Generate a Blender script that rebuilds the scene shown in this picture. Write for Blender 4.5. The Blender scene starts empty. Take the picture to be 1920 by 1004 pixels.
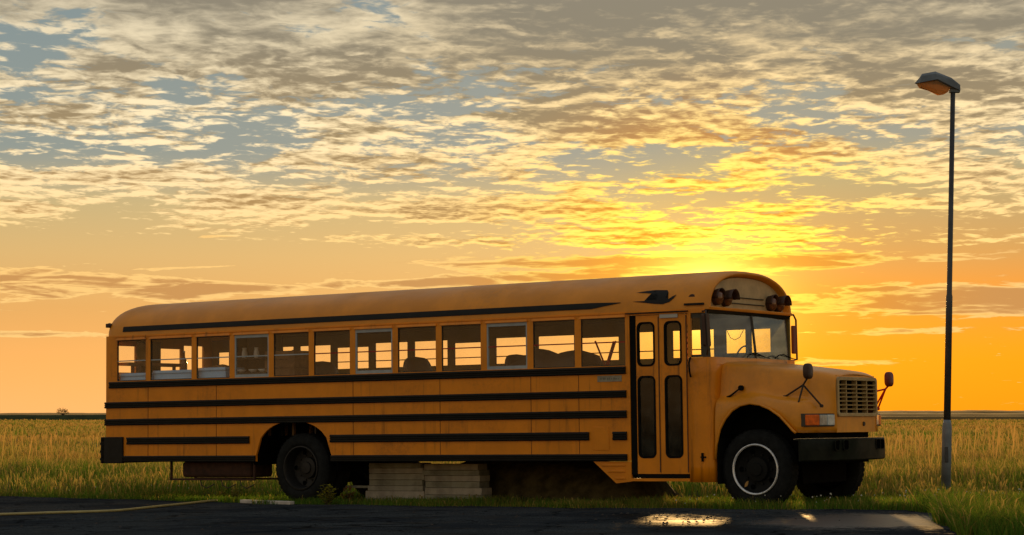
import bpy, bmesh, math, random
import numpy as np
from mathutils import Matrix, Vector

random.seed(7)
rng = np.random.default_rng(11)
scene = bpy.context.scene
COL = scene.collection
R = math.radians

# ------------------------------------------------------------------ camera
CAMZ = 1.30
cam_d = bpy.data.cameras.new('camera')
cam_d.lens = 75.0
cam_d.sensor_width = 36.0
cam_d.clip_start = 0.1
cam_d.clip_end = 20000
cam = bpy.data.objects.new('camera', cam_d)
COL.objects.link(cam)
cam.location = (0, 0, CAMZ)
cam.rotation_euler = (R(90) + math.atan(275 / 4000), 0, 0)
scene.camera = cam

# ------------------------------------------------------------------ light directions
SUN_AZ = 370 / 4000.0        # to the right of +Y
SUN_EL = 215 / 4000.0

# ------------------------------------------------------------------ node helpers
class V:
    """tiny expression wrapper for shader math"""
    def __init__(s, nt, sock): s.nt, s.k = nt, sock
    def _m(s, op, *a, clamp=False):
        n = s.nt.nodes.new('ShaderNodeMath'); n.operation = op; n.use_clamp = clamp
        for i, v in enumerate((s,) + a):
            if isinstance(v, V): s.nt.links.new(v.k, n.inputs[i])
            else: n.inputs[i].default_value = v
        return V(s.nt, n.outputs[0])
    def __add__(s, o): return s._m('ADD', o)
    __radd__ = __add__
    def __sub__(s, o): return s._m('SUBTRACT', o)
    def __rsub__(s, o): return (s * -1.0) + o
    def __mul__(s, o): return s._m('MULTIPLY', o)
    __rmul__ = __mul__
    def __truediv__(s, o): return s._m('DIVIDE', o)
    def __neg__(s): return s * -1.0
    def exp(s): return s._m('EXPONENT')
    def pow(s, o): return s._m('POWER', o)
    def clamp(s): return s._m('ADD', 0.0, clamp=True)
    def sqrt(s): return s._m('SQRT')
    def maxi(s, o): return s._m('MAXIMUM', o)
    def mini(s, o): return s._m('MINIMUM', o)
    def smooth(s, a, b, lo=0.0, hi=1.0):
        n = s.nt.nodes.new('ShaderNodeMapRange'); n.interpolation_type = 'SMOOTHSTEP'
        s.nt.links.new(s.k, n.inputs[0])
        for i, v in enumerate((a, b, lo, hi)): n.inputs[i + 1].default_value = v
        return V(s.nt, n.outputs[0])

def srgb(r, g, b):
    f = lambda c: (c / 255 / 12.92) if c / 255 <= .04045 else ((c / 255 + .055) / 1.055) ** 2.4
    return (f(r), f(g), f(b), 1.0)

def mixc(nt, fac, a, b, mode='MIX'):
    n = nt.nodes.new('ShaderNodeMix'); n.data_type = 'RGBA'; n.blend_type = mode
    n.clamp_factor = True
    for sock, v in ((n.inputs[0], fac), (n.inputs[6], a), (n.inputs[7], b)):
        if isinstance(v, V): nt.links.new(v.k, sock)
        elif hasattr(v, 'is_linked'): nt.links.new(v, sock)
        else: sock.default_value = v
    return n.outputs[2]

def noise(nt, vec, scale, detail=4, rough=.55, dist=0.0, out='Fac', dim='3D'):
    n = nt.nodes.new('ShaderNodeTexNoise'); n.noise_dimensions = dim
    n.inputs['Scale'].default_value = scale; n.inputs['Detail'].default_value = detail
    n.inputs['Roughness'].default_value = rough; n.inputs['Distortion'].default_value = dist
    if vec is not None: nt.links.new(vec, n.inputs['Vector'])
    return V(nt, n.outputs[0]) if out == 'Fac' else n.outputs[1]

def ramp(nt, fac, stops):
    n = nt.nodes.new('ShaderNodeValToRGB'); e = n.color_ramp.elements
    while len(e) < len(stops): e.new(.5)
    for el, (p, c) in zip(e, stops): el.position = p; el.color = c
    nt.links.new(fac.k, n.inputs[0])
    return n.outputs[0]

# ------------------------------------------------------------------ world: Nishita dusk sky with a broken cloud deck
def build_world():
    w = bpy.data.worlds.new('World'); scene.world = w; w.use_nodes = True
    nt = w.node_tree; nt.nodes.clear(); L = nt.links.new
    out = nt.nodes.new('ShaderNodeOutputWorld'); bg = nt.nodes.new('ShaderNodeBackground')
    L(bg.outputs[0], out.inputs[0])
    tc = nt.nodes.new('ShaderNodeTexCoord')
    sep = nt.nodes.new('ShaderNodeSeparateXYZ'); L(tc.outputs['Generated'], sep.inputs[0])
    x, y, z = (V(nt, sep.outputs[i]) for i in range(3))
    az = x._m('ARCTAN2', y); el = z._m('ARCSINE')
    U = az * 4000.0; H = el * 4000.0            # 70 units per degree
    zz = z.maxi(0.0) + 0.048
    P = nt.nodes.new('ShaderNodeCombineXYZ')
    L((x / zz).k, P.inputs[0]); L((y / zz).k, P.inputs[1])
    def cl(off, rot=-7, sc=(1.0, .82, 1.0)):
        m = nt.nodes.new('ShaderNodeMapping'); L(P.outputs[0], m.inputs[0])
        m.inputs['Location'].default_value = off; m.inputs['Rotation'].default_value = (0, 0, R(rot)); m.inputs['Scale'].default_value = sc
        return m.outputs[0]
    off = (3.1, 7.7, 0.0); sh = (3.1 + .012, 7.7 + .06, 0)
    v1, v2 = cl(off), cl(sh)
    def billow(v, sc, dist):
        n = noise(nt, v, sc, 1, .5, dist, dim='2D'); return (n * 2.0 - 1.0)._m('ABSOLUTE')
    def puffs(v): return billow(v, 8.5, .4) * .26 + billow(v, 21, .4) * .20 + (noise(nt, v, 10.5, 8, .62, .25, dim='2D') - .5) * .95 + .12
    wide = noise(nt, v1, 2.2, 3, .5, .25, dim='2D')
    b1, b2 = puffs(v1), puffs(v2)
    n1 = wide * .62 + (b1 - .17) * .55 + .19
    big = noise(nt, v1, .75, 2, .5, .0, dim='2D')
    soft = noise(nt, cl((1.3, 2.2, 0), -7, (.8, 1.0, 1.0)), 1.9, 4, .55, .4, dim='2D')
    sunD = (((U - 370.0) * (U - 370.0)) + ((H - 215.0) * (H - 215.0)) * 1.5).sqrt()
    def gauss(cu, su, ch, sh_, tilt=0.0):
        a = (U - cu) / su; b = (H - ch - (U - cu) * tilt) / sh_
        return ((a * a + b * b) * -1.0).exp()
    bias = H.smooth(325, 400, -.30, .022) + H.smooth(610, 760, 0, .09) + gauss(150, 700, 730, 110) * .08
    bias = bias + gauss(330, 420, 330, 44) * .36 \
        + gauss(-230, 170, 322, 16) * .26 + gauss(-640, 300, 350, 30) * .10 + gauss(900, 300, 318, 10, .05) * .20 - gauss(-500, 430, 545, 40, .02) * .035 - gauss(560, 260, 560, 36) * .03
    raw1 = n1 + (big - .5) * .30 + bias
    dens = raw1.smooth(.43, .56)
    thick = raw1.smooth(.47, .78)
    lit = ((b1 - b2) * 1.9 + .45).clamp()
    # clear sky colours by elevation
    h01 = (H / 6283.0).clamp()
    g = lambda px: px / 6283.0
    clear = ramp(nt, h01, [(0, srgb(254, 184, 108)), (g(90), srgb(248, 177, 98)), (g(190), srgb(226, 168, 96)), (g(300), srgb(214, 176, 114)),
                           (g(390), srgb(196, 174, 124)), (g(480), srgb(138, 148, 142)), (g(800), srgb(124, 142, 146)),
                           (g(1800), srgb(120, 138, 156)), (1, srgb(96, 118, 148))])
    warm = ramp(nt, h01, [(0, srgb(255, 148, 14)), (g(110), srgb(255, 154, 8)), (g(220), srgb(236, 146, 48)), (g(310), srgb(200, 152, 88)),
                          (g(440), srgb(172, 160, 118)), (g(520), srgb(138, 146, 138)), (1, srgb(96, 118, 148))])
    wfac = U.smooth(60, 480) * U.smooth(1300, 2600, 1.0, 0.0)
    base = mixc(nt, wfac, clear, warm)
    sky = nt.nodes.new('ShaderNodeTexSky'); sky.sky_type = 'NISHITA'; sky.sun_disc = False
    sky.sun_elevation = SUN_EL; sky.sun_rotation = SUN_AZ; sky.air_density = 1.0; sky.dust_density = 1.5; sky.ozone_density = 1.0
    ns = mixc(nt, 1.0, sky.outputs[0], (0.07, 0.07, 0.07, 1), 'MULTIPLY')
    base = mixc(nt, .06, base, ns)
    # cloud colours
    near = sunD.smooth(140, 560, 1.0, 0.0)
    dark = ramp(nt, h01, [(0, srgb(208, 138, 66)), (g(230), srgb(196, 140, 78)), (g(380), srgb(178, 140, 88)), (g(520), srgb(158, 136, 100)),
                          (g(700), srgb(140, 130, 110)), (g(1500), srgb(136, 132, 124)), (1, srgb(126, 128, 130))])
    bright = ramp(nt, h01, [(0, srgb(255, 200, 118)), (g(300), srgb(250, 208, 134)), (g(520), srgb(255, 232, 186)), (g(720), srgb(226, 210, 176)),
                            (g(1500), srgb(190, 180, 160)), (1, srgb(170, 168, 160))])
    warmd = sunD.smooth(300, 1000, 1.0, 0.0)
    bright = mixc(nt, warmd * .5, bright, srgb(253, 208, 124))
    dark = mixc(nt, near, dark, srgb(226, 140, 34)); bright = mixc(nt, near, bright, srgb(255, 220, 84))
    lf = ((lit - .45) * H.smooth(560, 740, 1.35, .65) + .66 - thick * .55 + (soft - .5) * 1.5 + H.smooth(420, 640, .14, -.13) - H.smooth(250, 330, .2, .0)).smooth(-.05, 1.05)
    cloud = mixc(nt, lf, dark, bright)
    col = mixc(nt, dens * H.smooth(600, 900, 1.0, .93), base, cloud)
    # low stratus streaks with bright rims
    S = nt.nodes.new('ShaderNodeCombineXYZ'); L((U / 330.0).k, S.inputs[0]); L((H / 42.0).k, S.inputs[1])
    sn = noise(nt, S.outputs[0], 1.5, 5, .55, .5, dim='2D'); sn2 = noise(nt, S.outputs[0], 5.0, 4, .6, .4, dim='2D')
    bands = gauss(-800, 400, 238, 26, -.02) * .95 + gauss(920, 470, 212, 36, .02) * 1.0 + gauss(330, 470, 284, 22, .01) * 1.0 + gauss(-90, 420, 248, 11, .03) * .7 \
        + gauss(-760, 320, 146, 9) * .6 + gauss(620, 130, 96, 9) * .55 + gauss(880, 110, 320, 5, .05) * .6 + gauss(-560, 80, 330, 6) * .55 + gauss(760, 330, 152, 9, .02) * .55 + gauss(-820, 300, 186, 10) * .5
    far = (U._m('ABSOLUTE')).smooth(1300, 1900) * .42 * H.smooth(120, 200) * H.smooth(260, 330, 1.0, 0.0)
    st = bands + far + (sn - .5) * 1.5 + (sn2 - .5) * .55
    sd_ = st.smooth(.36, .58); rimf = st.smooth(.36, .50) * st.smooth(.50, .80, 1.0, 0.0)
    scol = mixc(nt, near, srgb(198, 144, 84), srgb(226, 146, 46)); srim = mixc(nt, near, srgb(255, 206, 126), srgb(255, 214, 80))
    col = mixc(nt, sd_ * H.smooth(20, 90) * H.smooth(370, 430, 1.0, 0.0) * .92, col, mixc(nt, rimf, scol, srim))
    # aureole of the low sun behind thin cloud
    gl = (sunD * (-1 / 96.0)).exp() * (lf * dens * 1.25 + rimf * sd_ * .9 + .62) + (sunD * (-1 / 330.0)).exp() * (lf * dens * .42 + .02)
    glc = nt.nodes.new('ShaderNodeVectorMath'); glc.operation = 'SCALE'; glc.inputs[0].default_value = (1.25, .66, .035); L(gl.k, glc.inputs['Scale'])
    col = mixc(nt, 1.0, col, glc.outputs[0], 'ADD')
    core = (sunD * (-1 / 44.0)).exp()
    col = mixc(nt, core * 1.15, col, (5.0, 3.2, .55, 1))
    # below the horizon: dim ground tone (never seen)
    col = mixc(nt, z.smooth(-.02, -.002, 1, 0), col, (.05, .045, .03, 1))
    L(col, bg.inputs[0]); bg.inputs[1].default_value = 1.0
    w.cycles.sampling_method = 'MANUAL'; w.cycles.sample_map_resolution = 2048
build_world()

sun_d = bpy.data.lights.new('sun', 'SUN'); sun_d.energy = 4.2; sun_d.angle = R(1.0); sun_d.color = (1.0, .58, .20)
sun = bpy.data.objects.new('sun', sun_d); COL.objects.link(sun)
sd = Vector((math.sin(SUN_AZ) * math.cos(SUN_EL), math.cos(SUN_AZ) * math.cos(SUN_EL), math.sin(SUN_EL)))
sun.rotation_euler = sd.to_track_quat('Z', 'Y').to_euler()
sun.location = sd * 50

vs = scene.view_settings
vs.view_transform = 'Standard'; vs.look = 'None'; vs.exposure = 0.13; vs.gamma = 1.0; vs.use_curve_mapping = False
scene.cycles.max_bounces = 8; scene.cycles.transparent_max_bounces = 24
scene.cycles.diffuse_bounces = 3

# ------------------------------------------------------------------ materials
MATS = {}
def mat(name, color, rough=.6, metal=0.0, spec=.5, var=0.0, vscale=6.0, dirt=None, bump=0.0, bscale=40.0, coat=0.0, streak=0.0):
    if name in MATS: return MATS[name]
    m = bpy.data.materials.new(name); m.use_nodes = True; nt = m.node_tree
    b = nt.nodes['Principled BSDF']
    b.inputs['Roughness'].default_value = rough; b.inputs['Metallic'].default_value = metal
    b.inputs['Specular IOR Level'].default_value = spec
    b.inputs['Coat Weight'].default_value = coat
    c = tuple(color) + (1,)
    tc = nt.nodes.new('ShaderNodeTexCoord')
    if var or dirt:
        n = noise(nt, tc.outputs['Object'], vscale, 6, .6)
        lo = tuple(max(0, k * (1 - var)) for k in color) + (1,); hi = tuple(k * (1 + var) for k in color) + (1,)
        col = mixc(nt, n.smooth(.3, .7), lo, hi)
        if dirt:
            dcol, amt = dirt
            n2 = noise(nt, tc.outputs['Object'], vscale * .35, 8, .7)
            n3 = noise(nt, tc.outputs['Object'], vscale * 9, 3, .6)
            col = mixc(nt, (n2 * .7 + n3 * .3).smooth(.50, .72) * amt, col, tuple(dcol) + (1,))
            rr = n2.smooth(.4, .7, rough * .85, min(1, rough * 1.35)); nt.links.new(rr.k, b.inputs['Roughness'])
            if streak:
                mp = nt.nodes.new('ShaderNodeMapping'); nt.links.new(tc.outputs['Object'], mp.inputs[0]); mp.inputs['Scale'].default_value = (11, 11, .7)
                n4 = noise(nt, mp.outputs[0], 1.0, 5, .65); n5 = noise(nt, tc.outputs['Object'], .9, 3, .5)
                col = mixc(nt, n4.smooth(.52, .74) * n5.smooth(.35, .65) * streak, col, tuple(k * .6 for k in dcol) + (1,))
        nt.links.new(col, b.inputs['Base Color'])
    else:
        b.inputs['Base Color'].default_value = c
    if bump:
        bn = nt.nodes.new('ShaderNodeBump'); bn.inputs['Strength'].default_value = bump; bn.inputs['Distance'].default_value = .01
        nt.links.new(noise(nt, tc.outputs['Object'], bscale, 4, .6).k, bn.inputs['Height']); nt.links.new(bn.outputs[0], b.inputs['Normal'])
    MATS[name] = m
    return m

def glass_mat(name, tint=(.9, .93, .92), haze=.05, hazecol=(.5, .55, .6), gloss_rough=.02, patch=0.0):
    if name in MATS: return MATS[name]
    m = bpy.data.materials.new(name); m.use_nodes = True; nt = m.node_tree; nt.nodes.clear(); L = nt.links.new
    out = nt.nodes.new('ShaderNodeOutputMaterial')
    tr = nt.nodes.new('ShaderNodeBsdfTransparent'); tr.inputs[0].default_value = tint + (1,)
    gl = nt.nodes.new('ShaderNodeBsdfGlossy'); gl.inputs['Roughness'].default_value = gloss_rough
    df = nt.nodes.new('ShaderNodeBsdfDiffuse'); df.inputs[0].default_value = hazecol + (1,)
    lw = nt.nodes.new('ShaderNodeLayerWeight'); lw.inputs[0].default_value = .5
    fr = V(nt, lw.outputs['Facing']).pow(5.0) * .9 + .022
    m1 = nt.nodes.new('ShaderNodeMixShader'); m2 = nt.nodes.new('ShaderNodeMixShader')
    tc = nt.nodes.new('ShaderNodeTexCoord')
    n = noise(nt, tc.outputs['Object'], 5.0, 6, .6)
    L(n.smooth(.3, .75, haze * (1 - patch), haze * (1 + patch)).k, m1.inputs[0]); L(tr.outputs[0], m1.inputs[1]); L(df.outputs[0], m1.inputs[2])
    L(fr.k, m2.inputs[0]); L(m1.outputs[0], m2.inputs[1]); L(gl.outputs[0], m2.inputs[2])
    L(m2.outputs[0], out.inputs[0]); MATS[name] = m
    return m

YEL = mat('bus_yellow_paint', (.80, .270, .006), .36, spec=.4, var=.10, vscale=2.2, dirt=((.30, .10, .012), .6), bump=.22, bscale=3.2, streak=.8)
YELH = mat('bus_hood_paint', (.76, .295, .012), .36, spec=.5, var=.12, vscale=2.6, dirt=((.42, .20, .05), .5), bump=.12, bscale=4, streak=.4)
YELR = mat('bus_roof_paint', (.74, .285, .014), .42, spec=.4, var=.12, vscale=1.6, dirt=((.44, .20, .06), .5))
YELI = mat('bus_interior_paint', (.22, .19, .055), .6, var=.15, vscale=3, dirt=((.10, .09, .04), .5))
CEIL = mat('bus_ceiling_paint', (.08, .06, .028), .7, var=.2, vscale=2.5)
BLK = mat('black_rail_paint', (.008, .009, .009), .5, spec=.22, var=.3, vscale=7)
RUB = mat('black_rubber', (.007, .008, .008), .85, spec=.1, var=.2, vscale=10)
TYR = mat('tyre_rubber', (.013, .015, .016), .9, spec=.15, var=.35, vscale=9, bump=.3, bscale=60)
UND = mat('underbody_steel', (.0045, .0042, .004), .9, spec=.05, var=.4, vscale=6)
RST = mat('rusty_steel', (.045, .017, .008), .85, var=.4, vscale=9)
STL = mat('dark_steel_bracket', (.035, .022, .014), .6, var=.3)
REDB = mat('red_fringe_mirror_bracket', (.62, .012, .012), .45)  # red fringe of the backlight put into the bracket colour
REDR = mat('red_fringe_rail', (.34, .014, .012), .5)  # same backlight fringe coloured into sash rails, grab rails and lever
CHR = mat('worn_chrome', (.62, .64, .66), .28, metal=1.0, var=.2, vscale=12)
ALU = mat('grey_white_window_frame', (.36, .42, .46), .5, var=.12)
DFR = mat('dark_window_frame', (.05, .045, .03), .6)
AMB = mat('amber_lens', (.80, .14, .004), .4, spec=.3, var=.25, vscale=14)
LENS = mat('headlamp_glass', (.34, .42, .44), .18, spec=.6, var=.4, vscale=9, coat=.5)
WLR = mat('brown_lamp_lens', (.15, .055, .02), .25, spec=.5, coat=.3)
WLH = mat('brown_lamp_hood', (.05, .022, .012), .6)
GRM = mat('grille_plastic', (.42, .30, .13), .5, var=.15)
BMP = mat('dark_bumper_steel', (.010, .013, .009), .65, spec=.12, var=.5, vscale=4, dirt=((.010, .020, .008), .7))
LBL = mat('pale_plate', (.30, .28, .20), .6, var=.2, vscale=16)
SEATM = mat('dark_vinyl', (.022, .022, .018), .6, var=.4, vscale=5, bump=.2, bscale=12)
WOODB = mat('brown_wood', (.20, .11, .045), .7, var=.35, vscale=4)
BLUE = mat('pale_blue_paint', (.34, .60, .94), .5, var=.1, vscale=4)
CLTH = mat('pale_cloth', (.45, .42, .34), .9, var=.2, vscale=9)
GLS = glass_mat('window_glass', haze=.012, tint=(.985, .985, .98), patch=.8)
GLSD = glass_mat('door_glass', haze=.015, hazecol=(.30, .32, .28), patch=.6, tint=(.95, .95, .92))
GLSL = glass_mat('door_glass_low', haze=.25, hazecol=(.08, .085, .07), patch=.7, tint=(.22, .23, .21), gloss_rough=.08)
GLSW = glass_mat('windscreen_glass', haze=.085, hazecol=(.50, .60, .76), patch=.3)

# ------------------------------------------------------------------ mesh builder
class MB:
    def __init__(s): s.v, s.f = [], []
    def add(s, vs, fs):
        o = len(s.v); s.v += [tuple(p) for p in vs]; s.f += [tuple(i + o for i in f) for f in fs]; return s
    def hexa(s, p):   # 8 points: bottom 4 ccw, top 4 ccw
        return s.add(p, [(3, 2, 1, 0), (4, 5, 6, 7), (0, 1, 5, 4), (1, 2, 6, 5), (2, 3, 7, 6), (3, 0, 4, 7)])
    def box(s, x0, x1, y0, y1, z0, z1):
        return s.hexa([(x0, y0, z0), (x1, y0, z0), (x1, y1, z0), (x0, y1, z0), (x0, y0, z1), (x1, y0, z1), (x1, y1, z1), (x0, y1, z1)])
    def loft(s, rows, closed=False, cap=False):
        n = len(rows[0]); o = len(s.v)
        for r in rows: s.v += [tuple(p) for p in r]
        for i in range(len(rows) - 1):
            for j in range(n if closed else n - 1):
                k = (j + 1) % n
                s.f.append((o + i * n + j, o + i * n + k, o + (i + 1) * n + k, o + (i + 1) * n + j))
        if cap:
            s.f.append(tuple(o + j for j in range(n))[::-1]); s.f.append(tuple(o + (len(rows) - 1) * n + j for j in range(n)))
        return s
    def tube(s, pts, r, n=8, cap=True):
        pts = [Vector(p) for p in pts]; rows = []
        rs = r if isinstance(r, (list, tuple)) else [r] * len(pts)
        ref = None
        for i, p in enumerate(pts):
            t = (pts[min(i + 1, len(pts) - 1)] - pts[max(i - 1, 0)]).normalized()
            if ref is None: ref = t.orthogonal().normalized()
            ref = (ref - t * ref.dot(t)).normalized(); b = t.cross(ref)
            rows.append([p + (ref * math.cos(a) + b * math.sin(a)) * rs[i] for a in (2 * math.pi * k / n for k in range(n))])
        return s.loft(rows, True, cap)
    def lathe(s, prof, c, axis='y', n=40):
        """prof: (radius, offset along axis)"""
        rows = []
        for rr, h in prof:
            row = []
            for k in range(n):
                a = 2 * math.pi * k / n
                if axis == 'y': row.append((c[0] + rr * math.cos(a), c[1] + h, c[2] + rr * math.sin(a)))
                elif axis == 'x': row.append((c[0] + h, c[1] + rr * math.cos(a), c[2] + rr * math.sin(a)))
                else: row.append((c[0] + rr * math.cos(a), c[1] + rr * math.sin(a), c[2] + h))
            rows.append(row)
        return s.loft(rows, True)
    def prism(s, poly, y0, y1):      # poly in (x,z), extruded along y
        n = len(poly)
        vs = [(x, y0, z) for x, z in poly] + [(x, y1, z) for x, z in poly]
        fs = [tuple(range(n)), tuple(range(2 * n - 1, n - 1, -1))] + [(i, i + n, (i + 1) % n + n, (i + 1) % n) for i in range(n)]
        return s.add(vs, fs)
    def build(s, name, m, parent=None, smooth=False, bevel=0.0, seg=2, sub=0, auto=None):
        me = bpy.data.meshes.new(name); me.from_pydata(s.v, [], s.f); me.validate()
        bm = bmesh.new(); bm.from_mesh(me); bmesh.ops.recalc_face_normals(bm, faces=bm.faces); bm.to_mesh(me); bm.free()
        me.materials.append(m)
        o = bpy.data.objects.new(name, me); COL.objects.link(o)
        if parent is not None: o.parent = parent
        if smooth or auto:
            for p in me.polygons: p.use_smooth = True
            if auto: me.set_sharp_from_angle(angle=R(auto))
        if bevel:
            b = o.modifiers.new('bevel', 'BEVEL'); b.width = bevel; b.segments = seg; b.limit_method = 'ANGLE'; b.angle_limit = R(35)
        if sub:
            q = o.modifiers.new('sub', 'SUBSURF'); q.levels = sub; q.render_levels = sub
        return o

def tag(o, label, cat, group=None):
    o['label'] = label; o['category'] = cat
    if group: o['group'] = group
    return o
def empty(name, loc=(0, 0, 0)):
    o = bpy.data.objects.new(name, None); o.empty_display_size = .2; COL.objects.link(o); o.location = loc
    return o

def rrect(x0, x1, z0, z1, r, n=6):
    pts = []
    for cx, cz, a0 in ((x1 - r, z1 - r, 0), (x0 + r, z1 - r, 90), (x0 + r, z0 + r, 180), (x1 - r, z0 + r, 270)):
        for k in range(n + 1):
            a = R(a0 + 90 * k / n); pts.append((cx + r * math.cos(a), cz + r * math.sin(a)))
    return pts
def ring(mb, inner, outer, y0, y1):
    n = len(inner)
    A = [(x, y0, z) for x, z in inner]; B = [(x, y0, z) for x, z in outer]; C = [(x, y1, z) for x, z in inner]; D = [(x, y1, z) for x, z in outer]
    fs = []
    for i in range(n):
        k = (i + 1) % n
        fs += [(i, k, n + k, n + i), (2 * n + i, 3 * n + i, 3 * n + k, 2 * n + k), (i, 2 * n + i, 2 * n + k, k), (n + i, n + k, 3 * n + k, 3 * n + i)]
    mb.add(A + B + C + D, fs)
def plate_hole(mb, x0, x1, z0, z1, hole, y0, y1, n=6):
    """rect plate with rounded hole (hx0,hx1,hz0,hz1,r)"""
    inner = rrect(*hole, n=n)
    cx, cz = (hole[0] + hole[1]) / 2, (hole[2] + hole[3]) / 2
    outer = []
    m = n + 1
    cor = [(x1, z1), (x0, z1), (x0, z0), (x1, z0)]
    for q in range(4):
        for k in range(m):
            ix, iz = inner[q * m + k]; t = k / n
            X, Z = cor[q]
            # first half runs on one side, second on the other
            if q == 0: p = (X, iz + (Z - iz) * min(1, 2 * t)) if t <= .5 else (X + (ix - X) * (2 * t - 1), Z)
            if q == 1: p = (ix + (X - ix) * min(1, 2 * t), Z) if t <= .5 else (X, Z + (iz - Z) * (2 * t - 1))
            if q == 2: p = (X, iz + (Z - iz) * min(1, 2 * t)) if t <= .5 else (X + (ix - X) * (2 * t - 1), Z)
            if q == 3: p = (ix + (X - ix) * min(1, 2 * t), Z) if t <= .5 else (X, Z + (iz - Z) * (2 * t - 1))
            outer.append(p)
    ring(mb, inner, outer, y0, y1)

# ------------------------------------------------------------------ terrain
BT = Vector((-5.22646, 32.74384, -1.32393 + CAMZ))
YAW, PIT = 0.59978, 0.01373
def bus_matrix():
    c, s = math.cos(YAW), math.sin(YAW)
    X = Vector((c * math.cos(PIT), -s * math.cos(PIT), math.sin(PIT))); Y = Vector((s, c, 0)); Z = X.cross(Y)
    m = Matrix((X, Y, Z)).transposed().to_4x4(); m.translation = BT
    return m
BM = bus_matrix()
def gz(x, y):
    s = (np.asarray(x) - BT.x) * math.cos(YAW) - (np.asarray(y) - BT.y) * math.sin(YAW)
    return (BT.z) + .01373 * np.clip(s, -2.5, 13)
def B(s, w, z): return BM @ Vector((s, w, z))

def ground_mat():
    m = bpy.data.materials.new('soil_and_turf'); m.use_nodes = True; nt = m.node_tree; b = nt.nodes['Principled BSDF']
    tc = nt.nodes.new('ShaderNodeTexCoord')
    n = noise(nt, tc.outputs['Object'], 1.3, 8, .65); n2 = noise(nt, tc.outputs['Object'], .02, 6, .6)
    c = mixc(nt, n.smooth(.35, .65), (.018, .022, .008, 1), (.055, .045, .02, 1))
    c2 = mixc(nt, n2.smooth(.4, .6), (.030, .034, .010, 1), (.060, .042, .016, 1))
    geo = nt.nodes.new('ShaderNodeSeparateXYZ'); nt.links.new(tc.outputs['Object'], geo.inputs[0])
    c = mixc(nt, V(nt, geo.outputs[1]).smooth(60, 200), c, c2)
    nt.links.new(c, b.inputs['Base Color']); b.inputs['Roughness'].default_value = 1; b.inputs['Specular IOR Level'].default_value = .05
    return m
def axis_lines(bounds):
    out = []
    for a, b, st in bounds: out += list(np.arange(a, b, st))
    return sorted(set(np.round(out, 3)))
def build_ground():
    xs = axis_lines([(-6000, -600, 900), (-600, -60, 60), (-60, -14, 4), (-14, 14, .7), (14, 60, 4), (60, 600, 60), (600, 6001, 900)])
    ys = axis_lines([(-200, -20, 40), (-20, 14, 4), (14, 44, .7), (44, 90, 3), (90, 600, 40), (600, 9001, 700)])
    X, Yg = np.meshgrid(xs, ys); Z = gz(X, Yg)
    v = np.stack([X, Yg, Z], -1).reshape(-1, 3); nx = len(xs)
    f = [(j * nx + i, j * nx + i + 1, (j + 1) * nx + i + 1, (j + 1) * nx + i) for j in range(len(ys) - 1) for i in range(nx - 1)]
    mb = MB(); mb.v = [tuple(p) for p in v]; mb.f = f
    o = mb.build('ground', ground_mat(), smooth=True); o['kind'] = 'structure'
build_ground()

# asphalt edge (camera side is paved)
EDGE = [(-40, 48), (-14, 38.4), (-8.6, 35.4), (-6.6, 33.9), (-5.2, 32.4), (-3.7, 30.6), (-2.0, 29.4), (0, 28.1), (1.6, 27.1), (2.9, 26.35), (4.0, 25.9), (4.75, 25.3),
        (5.0, 24.5), (4.72, 23.4), (4.5, 22), (4.3, 20), (4.0, 14), (3.6, 4), (3.6, -30)]
def edge_dense():
    pts = []
    for (x0, y0), (x1, y1) in zip(EDGE[:-1], EDGE[1:]):
        n = max(1, int(math.hypot(x1 - x0, y1 - y0) / .14)) if 18 < (y0 + y1) / 2 < 40 else 3
        for k in range(n): pts.append((x0 + (x1 - x0) * k / n, y0 + (y1 - y0) * k / n))
    pts.append(EDGE[-1]); out = []
    for i, (x, y) in enumerate(pts):
        j = .0 if i in (0, len(pts) - 1) else .07 * math.sin(i * .37) + .04 * math.sin(i * .9) + .02 * math.sin(i * 2.3 + 1) + random.uniform(-.02, .02)
        out.append((x + j * .6, y + j))
    return out
ED = edge_dense()
_ex = np.array([p[0] for p in ED if p[1] > 25.2]); _ey = np.array([p[1] for p in ED if p[1] > 25.2])
_rx = np.array([p[0] for p in ED if p[1] <= 25.35]); _ry = np.array([p[1] for p in ED if p[1] <= 25.35])
def paved(x, y, m=0.0):
    """True on the asphalt (vectorised); m widens it"""
    x = np.asarray(x, float); y = np.asarray(y, float)
    ye = np.interp(x, _ex, _ey)
    xr = np.interp(y, _ry[::-1], _rx[::-1])
    return (y < ye + m) & (x < np.where(y < 25.3, xr + m * .6, 5.0))
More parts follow.
